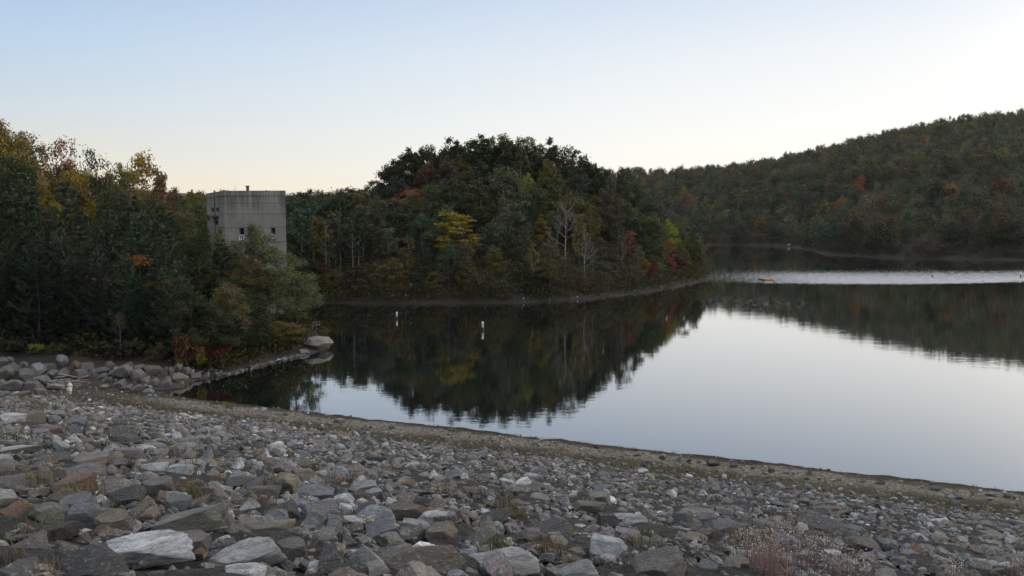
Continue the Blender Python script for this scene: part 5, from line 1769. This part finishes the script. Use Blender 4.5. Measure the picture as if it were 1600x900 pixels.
def build_rubble():
    """The small riprap stones between the larger ones: one mass."""
    g = np.random.default_rng(55)
    near = [rock_verts(STYLES[i % 6], 2000 + i, 3) for i in range(14)]
    front = [rock_verts(STYLES[i % 6], 2500 + i, 4) for i in range(18)]
    far = [rock_verts(STYLES[i % 6], 3000 + i, 2) for i in range(14)]
    pal = np.array([RC[k] for k in ('grey', 'blue', 'dark', 'brown', 'warm', 'pale', 'white', 'purple', 'tan', 'rust', 'green')])
    wgt = np.array([4, 2.4, 3.6, 3.4, 3.6, 2.8, 1.2, 1.6, 1.8, 0.35, 1.0])
    wgt = wgt / wgt.sum()
    VS, FS, TS = [], [], []
    nv = 0

    def put(x, y, z, size, protos, sq=None):
        nonlocal nv
        p, f = protos[g.integers(0, len(protos))]
        sx, sy, sz = size * g.uniform(0.8, 1.35), size * g.uniform(0.65, 1.0), size * g.uniform(0.26, 0.68)
        a, b, c = g.uniform(0, 2 * PI), g.normal() * 0.5, g.normal() * 0.5
        q = p * np.array([sx, sy, sz])
        ca, sa = math.cos(b), math.sin(b)
        q = np.stack([q[:, 0], q[:, 1] * ca - q[:, 2] * sa, q[:, 1] * sa + q[:, 2] * ca], 1)
        ca, sa = math.cos(c), math.sin(c)
        q = np.stack([q[:, 0] * ca + q[:, 2] * sa, q[:, 1], -q[:, 0] * sa + q[:, 2] * ca], 1)
        ca, sa = math.cos(a), math.sin(a)
        q = np.stack([q[:, 0] * ca - q[:, 1] * sa + x, q[:, 0] * sa + q[:, 1] * ca + y, q[:, 2] + z + sz * 0.18], 1)
        VS.append(q)
        FS.append(f + nv)
        TS.append(np.repeat((pal[g.choice(len(pal), p=wgt)] * g.uniform(0.75, 1.2))[None], len(q), 0))
        nv += len(q)

    # riprap on the slope
    n = 0
    big = [(r['x'], r['y'], r['wm']) for r in ROCKS]
    bx = np.array(big)
    S = g.uniform(BENCH - 1.6, S0 + 1, 92000)
    T = g.uniform(-30, 75, 92000)
    X = W0.x + DN.x * S + DV.x * T
    Y = W0.y + DN.y * S + DV.y * T
    Z = z_dam(S, T)
    RB = z_rbf(X, Y)
    edge_ = 0.9 * np.sin(T * 0.37) + 0.6 * np.sin(T * 1.13 + 2) + 0.4 * np.sin(T * 2.9)
    vis = (Y > 4.0) & (np.abs(X) < Y * 0.72 + 2.5) & (RB < Z)
    patch = 0.5 + 0.5 * np.sin(X * 0.45 + 2 * np.sin(Y * 0.3)) * np.sin(Y * 0.5 + X * 0.2)
    for x, y, z, s, pt, ed in zip(X[vis], Y[vis], Z[vis], S[vis], patch[vis], edge_[vis]):
        dist = y
        dens = 0.95 if dist < 18 else 0.75
        dens *= min(max((s - BENCH + 1.0 - ed * 0.7) / 2.0, 0.04), 1.0)
        if g.random() > dens:
            continue
        size = float(np.clip(g.lognormal(-1.85, 0.52), 0.06, 0.55)) * (0.72 + 0.45 * pt) * (0.95 if x < 0 else 0.8)
        d2 = (bx[:, 0] - x) ** 2 + (bx[:, 1] - y) ** 2
        k = d2.argmin()
        if d2[k] < (0.46 * bx[k, 2]) ** 2:
            continue
        put(x, y, z, size, front if dist < 10.5 else (near if dist < 16 else far))
        n += 1
    # small broken stone packed over the whole slope
    S = g.uniform(BENCH + 0.6, S0 - 2, 26000)
    T = g.uniform(-30, 75, 26000)
    X = W0.x + DN.x * S + DV.x * T
    Y = W0.y + DN.y * S + DV.y * T
    RB = z_rbf(X, Y)
    for x, y, z, rb in zip(X, Y, z_dam(S, T), RB):
        if y > 5 and abs(x) < y * 0.72 + 2 and rb < z:
            put(x, y, z - 0.02, float(g.uniform(0.08, 0.15) * g.choice((1, 1, 1.6))), far)
    # chips filling the gaps close to the camera
    S = g.uniform(S0 - 16, S0 - 3, 9000)
    T = g.uniform(-30, 75, 9000)
    X = W0.x + DN.x * S + DV.x * T
    Y = W0.y + DN.y * S + DV.y * T
    for x, y, z in zip(X, Y, z_dam(S, T)):
        if 4 < y < 18 and abs(x) < y * 0.72 + 2:
            put(x, y, z, g.uniform(0.04, 0.12), far)
    # gravel and pebbles over the sandy bench
    for _ in range(5200):
        s, t = BENCH * (0.05 + 0.95 * g.random() ** 0.7), g.uniform(-22, 62)
        x, y = W0.x + DN.x * s + DV.x * t, W0.y + DN.y * s + DV.y * t
        z = float(z_dam(s, t))
        if abs(x) > y * 0.72 + 2 or z_rbf(np.array([x]), np.array([y]))[0] > z:
            continue
        put(x, y, z, float(np.clip(g.lognormal(-2.6, 0.6), 0.03, 0.34)), far)
        n += 1
    # stones washed down between the bank boulders, and along the shores
    for _ in range(260):
        px, py = g.uniform(-20, 345), g.uniform(578, 618)
        p = hit(px, py)
        zr = z_rbf(np.array([p.x]), np.array([p.y]))[0]
        if p.z < 0.08 or zr < float(z_dam(s_of(p.x, p.y), t_of(p.x, p.y))) - 0.1 or p.y < 52 or zr > 2.4:
            continue
        put(p.x, p.y, p.z, float(np.clip(g.lognormal(-1.2, 0.4), 0.12, 0.65)), far)
        n += 1
    shore = [(340, 588), (380, 579), (420, 568), (450, 560), (480, 554)]
    for _ in range(170):
        k = g.integers(0, 4)
        u = g.random()
        px, py = shore[k][0] * (1 - u) + shore[k + 1][0] * u, shore[k][1] * (1 - u) + shore[k + 1][1] * u
        p = on_water(px, py + g.normal() * 0.8)
        put(p.x, p.y, 0.03, g.uniform(0.12, 0.4), far)
    shore = [(620, 474), (700, 473.5), (800, 472.5), (850, 471), (900, 468), (950, 463), (1000, 457), (1040, 450), (1075, 443), (1100, 437)]
    for _ in range(480):
        k = min(int(g.random() ** 0.35 * 9), 8)
        u = g.random()
        px, py = shore[k][0] * (1 - u) + shore[k + 1][0] * u, shore[k][1] * (1 - u) + shore[k + 1][1] * u
        p = on_water(px, py - abs(g.normal()) * 0.6)
        put(p.x, p.y, max(gz(p.x, p.y), 0.0) + 0.02, g.uniform(0.12, 0.4), far)
    me = np_mesh('rubble', np.concatenate(VS), np.concatenate(FS), MAT['rubble'], False, np.concatenate(TS))
    tag(link('rubble', me), 'small broken grey stones filling the dam slope between larger rocks', 'rubble', None, 'stuff')
    print('rubble stones', n)


build_rubble()

# ------------------------------------------------------------------ weeds and grass
def blades(c, h, width, lean, g, tint):
    n = len(c)
    a = g.uniform(0, 2 * PI, n)
    d = np.stack([np.cos(a), np.sin(a), np.zeros(n)], 1)
    side = np.stack([-np.sin(a), np.cos(a), np.zeros(n)], 1)
    hh = h * g.uniform(0.5, 1.25, size=(n, 1))
    ln = lean * g.uniform(0.2, 1.4, size=(n, 1)) * hh
    w = width * g.uniform(0.7, 1.3, size=(n, 1))
    up = np.array([0, 0, 1.0])
    m = c + up * hh * 0.55 + d * ln * 0.3
    t = c + up * hh * 0.97 + d * ln
    v = np.stack([c - side * w * 0.5, c + side * w * 0.5, m + side * w * 0.45, m - side * w * 0.45, t + side * w * 0.12, t - side * w * 0.12], 1).reshape(-1, 3)
    b = np.arange(n)[:, None] * 6
    f = np.concatenate([b + np.array([0, 1, 2, 3]), b + np.array([3, 2, 4, 5])])
    return v, f, np.repeat(tint, 6, 0)


GP = np.array([(0.16, 0.125, 0.065), (0.12, 0.10, 0.05), (0.09, 0.10, 0.04), (0.20, 0.16, 0.09), (0.15, 0.09, 0.055), (0.07, 0.085, 0.035)])


def build_grass():
    g = np.random.default_rng(8)
    cs, ts, hs = [], [], []
    for _ in range(5200):
        u = g.random()
        t = g.uniform(-20, 62)
        if u < 0.62:
            s = BENCH + g.normal() * 0.75 - 0.4
            h = g.uniform(0.06, 0.22)
        elif u < 0.82:
            s = 0.62 + abs(g.normal()) * 0.22
            h = g.uniform(0.05, 0.16)
        else:
            s = g.uniform(1.0, BENCH)
            h = g.uniform(0.04, 0.14)
        if math.sin(t * 0.55) + math.sin(t * 0.23 + 1) + g.normal() * 0.8 < -0.35:
            continue
        x, y = W0.x + DN.x * s + DV.x * t, W0.y + DN.y * s + DV.y * t
        if abs(x) > y * 0.72 + 2:
            continue
        z = gz(x, y)
        n = 9
        c = np.array([x, y, z]) + np.stack([g.normal(size=n) * 0.10, g.normal(size=n) * 0.10, np.zeros(n) - 0.02], 1)
        cs.append(c)
        hs.append(np.full((n, 1), h))
        ts.append(GP[g.integers(0, 6, n)] * g.uniform(0.7, 1.2))
    c, t, h = np.concatenate(cs), np.concatenate(ts), np.concatenate(hs)
    v, f, tt = blades(c, h, 0.011, 0.6, g, t)
    o = link('dry_grass', np_mesh('dry_grass', v, f, MAT['grass'], False, tt))
    tag(o, 'dry brown grass along both edges of the sandy bench', 'grass', None, 'stuff')


build_grass()
PL = []


def plant(name, px, py, h, w, label, cat, group, col=0, heads=None, n=60, stem=None, lean=0.4, width=0.009, nhead=0, hsize=0.012):
    """Weed or tuft rooted at pixel (px, py), h pixels tall and w pixels wide."""
    p = hit(px, py)
    sc = p.y / F_PX
    hm, wm = h * sc, w * sc
    g = np.random.default_rng(int(px * 7 + py))
    o = empty(name, p)
    c = np.stack([g.normal(size=n) * wm * 0.22, g.normal(size=n) * wm * 0.22, np.full(n, -0.04)], 1)
    base = np.array(col) if not isinstance(col, int) else GP[col]
    v, f, t = blades(c, hm, width, lean, g, base[None] * g.uniform(0.7, 1.3, size=(n, 1)))
    link('stems' if False else 'foliage', np_mesh('foliage', v, f, MAT['grass'], False, t), o)
    if nhead:
        q = np.stack([g.normal(size=nhead) * wm * 0.30, g.normal(size=nhead) * wm * 0.30, hm * g.uniform(0.45, 1.1, nhead)], 1)
        hv, hf = leaf_quads(q, hsize, 0.2, 0.8)
        hc = np.array(heads)[None] * g.uniform(0.8, 1.15, size=(len(hv) // 4, 1))
        link('seed_heads', np_mesh('seed_heads', hv, hf, MAT['grass'], False, np.repeat(hc, 4, 0)), o)
    tag(o, label, cat, group)
    PL.append(dict(o=o, px=px, py=py - h / 2, label=label))
    return o


WG = 'weeds growing between the stones'
PALE = (0.50, 0.50, 0.40)
for px, py, h, w, lab in ((25, 692, 26, 26, 'pale flowered weed at the left edge above the long thin pale slab'), (46, 697, 16, 24, 'smaller pale flowered weed right of the edge one'), (90, 652, 26, 30, 'pale flowered weed on the upper slope below the white jug'), (162, 703, 24, 18, 'pale flowered weed left of the dark streaked boulder'),
                          (128, 660, 14, 28, 'grey-green weed right of the pale flowered upper one'), (215, 684, 16, 14, 'pale weed right of the dark streaked boulder'), (490, 738, 26, 34, 'pale flowered bushy weed in the middle of the slope'), (480, 792, 16, 10, 'thin pale weed beside the dark sharp-backed rock'),
                          (155, 762, 14, 28, 'green-white weed right of the rusty orange boulder'), (658, 812, 14, 8, 'thin white weed behind the yellowish tan block'), (575, 822, 14, 18, 'pale weed behind the bluish pale wedge')):
    plant('weed', px, py, h, w, lab, 'weed', WG, (0.09, 0.10, 0.05), PALE, 70, lean=0.5, nhead=110, hsize=0.016)
for px, py, h, w, col, lab in ((172, 800, 22, 40, 5, 'green grass tuft between the dark pale-rimmed wedge and the tan block'), (425, 772, 36, 44, 0, 'tan dry grass clump before the grassy tan boulder'), (385, 778, 24, 40, 1, 'dry grass clump in front of the dark smooth hump'), (545, 758, 26, 60, 4, 'reddish dry brush right of the bushy pale weed'),
                               (810, 812, 24, 38, 0, 'yellowish grass clump in the middle of the slope right of the dark grey rock'), (1010, 840, 16, 44, 2, 'green grass behind the large ridged boulder'), (1090, 850, 16, 46, 2, 'olive grass left of the red stalked weed'), (1145, 862, 14, 30, 2, 'olive tuft touching the red stalked weed'),
                               (300, 742, 30, 16, 0, 'tan grass standing by the second white-topped slab'), (30, 640, 16, 60, 1, 'dry grass at the left edge of the upper slope'), (250, 735, 14, 30, 4, 'reddish weed behind the bright bluish white slab'), (60, 640, 14, 50, 2, 'green-brown grass right of the edge grass on the upper slope'), (205, 735, 20, 8, 4, 'thin red stalks behind the tilted slab'),
                               (12, 900, 50, 60, 1, 'dry grass in the bottom left corner'), (70, 900, 34, 50, 0, 'dry grass left of the long dark rock'), (288, 712, 16, 34, 4, 'reddish tuft on the slope right of the tilted slab'), (1240, 770, 10, 40, 1, 'brown grass patch at the top of the riprap above the dark overhanging rock'), (1500, 800, 12, 46, 2, 'olive grass patch at the top of the riprap near the right border'), (700, 838, 12, 14, 2, 'green sprig behind the yellowish tan block'), (848, 858, 10, 8, 2, 'little yellow-green sprig on the broad white-topped rock')):
    plant('grass_tuft', px, py, h, w, lab, 'grass tuft', WG, col, None, 110, lean=0.5)
rg = random.Random(61)
for _ in range(34):
    px, py = rg.uniform(10, 1590), rg.uniform(690, 880)
    q = hit(px, py)
    if s_of(q.x, q.y) < BENCH + 0.5:
        continue
    plant('grass_tuft', px, py, rg.uniform(0.18, 0.34) / q.y * F_PX, rg.uniform(0.4, 0.9) / q.y * F_PX, None, 'grass tuft', WG, rg.choice((0, 0, 1, 3, 4, 2)), None, 120, lean=0.7, width=0.007)
plant('red_weed', 1206, 905, 80, 66, 'tall weed with dense red stalks and white seed dots', 'weed', WG, (0.36, 0.235, 0.17), (0.80, 0.77, 0.74), 220, lean=0.34, width=0.006, nhead=320, hsize=0.0075)
for px, py, h, w, lab in ((1170, 890, 66, 50, 'airy weed with white seed dots left of the red stalked weed'), (1250, 905, 78, 60, 'airy weed with white seed dots touching the right side of the red stalked weed'), (1300, 912, 74, 60, 'airy pinkish weed with white seed dots before the thin white slab'), (1225, 846, 36, 60, 'airy weed with white seed dots behind the red stalked weed'), (1345, 915, 50, 50, 'airy weed with white seed dots left of the broad grey bottom slab'), (1490, 915, 46, 40, 'airy pinkish weed near the bottom right corner'), (1590, 910, 50, 30, 'airy pinkish weed in the bottom right corner')):
    plant('weed', px, py, h, w, lab, 'weed', WG, (0.24, 0.17, 0.13), (0.80, 0.77, 0.74), 80, lean=0.5, width=0.005, nhead=210, hsize=0.0075)
for px, py, h, lab in ((816, 690, 8, 'dead stalk at the water edge near the tip of the dark reflection'), (960, 708, 12, 'dead stalk at the water edge left of the rounded stone'), (905, 702, 8, 'thin dead stalk right of the rusty pointed stone'), (1012, 714, 5, 'short dead stalk left of the rounded stone at the water edge'), (1338, 752, 14, 'tall dead stalk at the water edge right of the cone stone'), (1320, 748, 8, 'dead stalk left of the taller one by the cone stone'), (1524, 770, 14, 'tall dead stalk at the water edge near the right border'), (1282, 745, 8, 'dead stalk just right of the cone stone'), (790, 797, 26, 'single dark stalk rising above the yellowish grass clump'), (378, 702, 16, 'single dark stalk standing on the upper slope below the tower'), (210, 766, 46, 'tall thin dry stalk among the left stones'), (1268, 868, 40, 'dark stalk right of the red stalked weed')):
    p = hit(px, py)
    hm = h / F_PX * p.y
    m = MB()
    m.tube([(0, 0, -0.05), (0.02, 0.01, hm * 0.5), (0.03, 0.0, hm)], [0.011, 0.009, 0.005], 5)
    for k in range(4):
        z = hm * (0.55 + 0.11 * k)
        a = k * 2.2
        m.tube([(0.02, 0, z), (0.02 + math.cos(a) * hm * 0.14, math.sin(a) * hm * 0.14, z + hm * 0.12)], [0.005, 0.003], 4)
    tag(m.obj('dead_stalk', MAT['wood'], None, False, p), lab, 'stalk', WG)
for px, py, w, lab in ((358, 636, 16, 'small lime green plant at the water edge below the tower'), (780, 668, 14, None)):
    if lab:
        plant('weed', px, py, 10, w, lab, 'weed', WG, (0.17, 0.20, 0.04), None, 80, lean=0.6, width=0.012)

# ------------------------------------------------------------------ driftwood and jug in the inlet
DW = 'driftwood in the inlet'
rg = random.Random(3)


def stick(p, q, r, mat, label, name='driftwood_stick', cat='stick'):
    p, q = Vector(p), Vector(q)
    mid = p.lerp(q, 0.5)
    pts = [(0, 0, 0)]
    for k in (0.3, 0.65):
        pts.append(tuple((q - p) * k + Vector((rg.uniform(-.06, .06), rg.uniform(-.06, .06), rg.uniform(-.03, .05))) * (q - p).length))
    pts.append(tuple(q - p))
    return tag(MB().tube(pts, [r, r * 0.9, r * 0.75, r * 0.45], 7).obj(name, mat, None, True, p), label, cat, DW)


jp = hit(108, 612)
base_y = jp.y + 0.5


def dpt(px, py, dy=0.0):
    p = hit(px, py)
    return p


for k in range(22):
    p = hit(rg.uniform(76, 120), rg.uniform(600, 610)) + Vector((0, 0, rg.uniform(0.15, 0.55)))
    a = rg.uniform(-0.35, 0.35)
    ln = rg.uniform(0.9, 1.9)
    q = p + Vector((math.cos(a) * ln * rg.choice((-0.5, 1)), math.sin(a) * ln, rg.uniform(-0.25, 0.25)))
    stick(p, q, rg.uniform(0.03, 0.06), MAT['wood'], 'thin grey stick in the driftwood heap around the white jug')
p = hit(92, 597)
stick(p + Vector((0, 0, 0.6)), p + Vector((1.55, 0.25, 0.22)), 0.055, MAT['pale_wood'], 'long pale branch lying across the driftwood heap')
p = hit(120, 599)
stick(p + Vector((0, 0, 0.25)), p + Vector((0.78, 0.2, 0.55)), 0.05, MAT['pale_wood'], 'short yellowish branch at the right of the driftwood heap')
p = hit(86, 609)
tag(MB().tube([(-0.5, 0, 0.18), (0, 0.1, 0.22), (0.55, 0.12, 0.18)], [0.2, 0.23, 0.19], 10).obj('log', MAT['wood'], None, True, p), 'dark short log under the sticks left of the white jug', 'log', DW)


def lathe(m, prof, n=14, M=None):
    b = len(m.v)
    for r, z in prof:
        for k in range(n):
            a = 2 * PI * k / n
            v = Vector((r * math.cos(a), r * math.sin(a), z))
            m.v.append(tuple(M @ v if M is not None else v))
    for i in range(len(prof) - 1):
        for k in range(n):
            m.f.append((b + i * n + k, b + i * n + (k + 1) % n, b + (i + 1) * n + (k + 1) % n, b + (i + 1) * n + k))
    m.f.append(tuple(b + k for k in range(n))[::-1])
    m.f.append(tuple(b + (len(prof) - 1) * n + k for k in range(n)))
    return m


jr = empty('plastic_jug', jp + Vector((0, 0, 0.0)), 'white plastic jug standing upright in the driftwood', 'jug')
M = Matrix.Rotation(R(7), 4, 'Y')
lathe(MB(), [(0.10, -0.02), (0.16, 0.02), (0.17, 0.16), (0.165, 0.27), (0.13, 0.33), (0.115, 0.36), (0.14, 0.41), (0.14, 0.52), (0.10, 0.58), (0.055, 0.60)], 14, M).obj('body', MAT['white'], jr, True)
lathe(MB(), [(0.06, 0.60), (0.06, 0.645), (0.05, 0.65)], 12, M).obj('cap', MAT['white'], jr, True)
hd = MB().tube([M @ Vector((0.13, 0, 0.52)), M @ Vector((0.20, 0, 0.47)), M @ Vector((0.20, 0, 0.36)), M @ Vector((0.15, 0, 0.28))], [0.02, 0.02, 0.02, 0.02], 8)
hd.obj('handle', MAT['white'], jr, True)

# ------------------------------------------------------------------ buoys, boat, railing
def buoy(px, py, hpx, label, r=0.12, tilt=0.0):
    p = on_water(px, py)
    sc = p.y / F_PX
    H = hpx * sc
    o = empty('spar_buoy', p, label, 'buoy', 'white buoys on the lake')
    o.rotation_euler = (0, tilt, 0)
    lathe(MB(), [(r, 0.30 * H), (r, H * 0.92), (r * 0.85, H * 0.97), (r * 0.4, H)], 14).obj('spar', MAT['white'], o, True)
    lathe(MB(), [(r * 1.02, -0.5), (r * 1.02, 0.30 * H - 0.004)], 14).obj('band', MAT['dark_band'], o, True)
    return o


buoy(620, 498, 11, 'white buoy nearer the wooded shore, left of the other one in the dark reflection', 0.11)
buoy(754.5, 516, 14, 'white buoy in the dark reflection below the big yellow maple', 0.12, R(-2))
buoy(1457, 433, 6, 'tiny white buoy in the bright rippled belt, left of the edge one', 0.14)
buoy(1594.5, 433.5, 8, 'tiny white buoy at the right border of the rippled belt', 0.17)

kp = on_water(1196, 438.2)
kr = empty('kayak', kp, 'small yellow and dark kayak on the rippled water beyond the wooded point', 'kayak')
kr.rotation_euler = (0, 0, R(8))


def kayak_part(name, x0, x1, mat, zt):
    m = MB()
    n, ns = 12, 10
    Lh = 1.65
    vs = []
    for i in range(n + 1):
        x = x0 + (x1 - x0) * i / n
        u = x / Lh
        hw = 0.36 * max(1 - abs(u) ** 2.2, 0.02)
        rise = 0.22 * abs(u) ** 3
        for k in range(ns):
            a = 2 * PI * k / ns
            z = 0.16 + rise + (0.20 if math.sin(a) < 0 else zt) * math.sin(a)
            vs.append((x, hw * math.cos(a), z))
    fs = []
    for i in range(n):
        for k in range(ns):
            fs.append((i * ns + k, (i + 1) * ns + k, (i + 1) * ns + (k + 1) % ns, i * ns + (k + 1) % ns))
    fs.append(tuple(range(ns)))
    fs.append(tuple(n * ns + k for k in range(ns))[::-1])
    m.add(vs, fs)
    return m.obj(name, mat, kr, True)


kayak_part('hull', -1.6, -0.202, MAT['hull_dark'], 0.14)
kayak_part('deck', -0.2, 1.6, MAT['yellow'], 0.30)

fp = hit(486, 527)
q0 = at(489, 524, 79.0)
q1 = at(500, 524, 79.6)
zg = max(gz(q0.x, q0.y), 0.6)
fr = empty('railing', (q0.x, q0.y, zg), 'grey metal railing on top of the pale rock outcrop', 'railing')
dx, dy = q1.x - q0.x, q1.y - q0.y
for k in range(3):
    u = k / 2
    MB().tube([(dx * u, dy * u, -0.6), (dx * u, dy * u, 1.15)], [0.03, 0.03], 7).obj('post', MAT['metal'], fr)
for z in (0.45, 0.8, 1.1):
    MB().tube([(0, 0, z), (dx, dy, z)], [0.022, 0.022], 6).obj('rail', MAT['metal'], fr)

# ------------------------------------------------------------------ labels for everything not named by hand
def px_of(p):
    a, b, _ = project(p)
    return a, b


def unique_label(base, px, py, marks, size=''):
    """'<base> <relation> <landmark>', the nearest landmarks first, until no other thing has it."""
    order = sorted(marks, key=lambda m: math.hypot(m[0] - px, (m[1] - py) * 1.4))[:14]
    rel = []
    for mx, my, nm in order:
        dx, dy = px - mx, py - my
        d = math.hypot(dx, dy)
        if abs(dx) > 1.2 * abs(dy):
            r = 'right of' if dx > 0 else 'left of'
        else:
            r = 'in front of' if dy > 0 else 'behind'
        adv = 'just ' if d < 45 else ('' if d < 120 else 'well ')
        rel.append((adv, r, nm))
    for adv, r, nm in rel[:3]:
        s = f'{base} {adv}{r} {nm}'
        if s not in USED and len(s.split()) <= 16:
            return s
    for i in range(0, 6):
        for j in range(i + 1, 9):
            if j >= len(rel):
                break
            s = f'{base} {rel[i][1]} {rel[i][2]} and {rel[j][1]} {rel[j][2]}'
            if s not in USED and len(s.split()) <= 16:
                return s
    for sz in ('slim', 'low', 'tall', 'broad'):
        for adv, r, nm in rel[:6]:
            s = f'{sz} {base} {r} {nm}'
            if s not in USED and len(s.split()) <= 16:
                return s
    return f'{base} {rel[0][1]} {rel[0][2]}'


tm = [(385, 330, 'the concrete tower'), (710, 390, 'the big yellow maple'), (638, 305, 'the orange crowned tree'), (885, 360, 'the pale bare tree'), (985, 390, 'the tall red-orange tree'), (1046, 392, 'the red tree at the tip'), (1072, 380, 'the round green tip tree'),
      (824, 400, 'the tall white trunk'), (750, 225, 'the tallest crest crown'), (592, 330, 'the pale grey-green tree'), (668, 262, 'the reddish crest crown'), (745, 300, 'the round green hill tree'), (825, 285, 'the narrow yellow-green tree'), (230, 262, 'the open yellow tree'), (152, 255, 'the round dark skyline crown'),
      (62, 275, 'the small yellow crown'), (186, 520, 'the bare grey sapling'), (153, 440, 'the left orange maple'), (243, 440, 'the right orange maple'), (55, 547, 'the yellow-green shrub'), (918, 420, 'the grey leafless tree'), (1180, 350, 'the golden far-shore tree'), (955, 315, 'the russet-brown hill tree'), (530, 380, 'the slender bluish trees'), (640, 245, 'the left end of the crest'), (900, 245, 'the right end of the crest')]
for t in TREES:
    if t['label']:
        continue
    mx, my = px_of((t['x'], t['y'], t['z'] + t['H'] * 0.7))
    kind = {'pine': 'pine', 'bare': 'leafless grey tree', 'thin': 'thin pale trunk', 'tall': 'slender tree', 'open': 'thin-crowned tree', 'shrub': 'shrub'}.get(t['kind'], 'broadleaf tree')
    if t['o'].name.startswith('young'):
        kind = 'small tree at the shore'
    w = WORD[t['col']] if t['kind'] not in ('bare', 'thin') else ''
    if t['kind'] == 'pine' and t['col'] == 'pine':
        w = 'dark'
    lab = unique_label(f'{w} {kind}'.strip(), mx, my, tm)
    tag(t['o'], lab)
rm = [(r['px'], r['py'], r['lm']) for r in ROCKS if r['lm']] + [(1206, 870, 'the red stalked weed'), (425, 755, 'the tan grass clump'), (490, 728, 'the bushy pale weed'), (810, 800, 'the yellowish grass clump'), (108, 606, 'the white jug'), (25, 682, 'the pale edge weed'), (1265, 736, 'the cone stone'), (1062, 715, 'the grey lip stone'), (880, 699, 'the rusty lip stone')]
bmk = [(108, 606, 'the white jug'), (55, 555, 'the yellow-green shrub'), (186, 560, 'the bare grey sapling'), (98, 580, 'the pale top boulder'), (118, 580, 'the rusty boulder'), (290, 560, 'the dark inlet'), (0, 590, 'the left border'), (240, 580, 'the large flat-backed boulder'), (92, 600, 'the long pale branch')]
for k, r in enumerate(ROCKS):
    if r['label']:
        continue
    isb = r['o'].name.startswith('boulder')
    shape = {'block': 'block', 'slab': 'slab', 'wedge': 'wedge', 'peak': 'pointed stone', 'round': 'rounded stone', 'long': 'long stone'}[r['style']]
    if isb:
        if (r['px'], r['py']) == (98, 573 - 18 * 1.25 / 2):
            lab = 'pale boulder on top of the bank pile behind the jug'
        elif r['col'] == 'rust':
            lab = 'rusty boulder in the bank pile behind the jug'
        else:
            shape = {'block': 'squarish boulder', 'wedge': 'wedge-shaped boulder', 'round': 'rounded boulder'}[r['style']]
            sz = 'large ' if r['w'] > 25 else ('small ' if r['w'] < 15 else '')
            lab = unique_label(f"{sz}{RW[r['col']]} {shape} on the bank", r['px'], r['py'], bmk)
    else:
        sz = 'small ' if r['w'] < 22 else ('large ' if r['w'] > 52 else '')
        lab = unique_label(f"{sz}{RW[r['col']]} {shape}", r['px'], r['py'], rm)
    tag(r['o'], lab)
for q in PL:
    if not q['label']:
        tag(q['o'], unique_label('low dry grass tuft', q['px'], q['py'], rm))
print('repeated labels', sum(1 for v in USED.values() if v > 1), 'objects', len(bpy.data.objects))
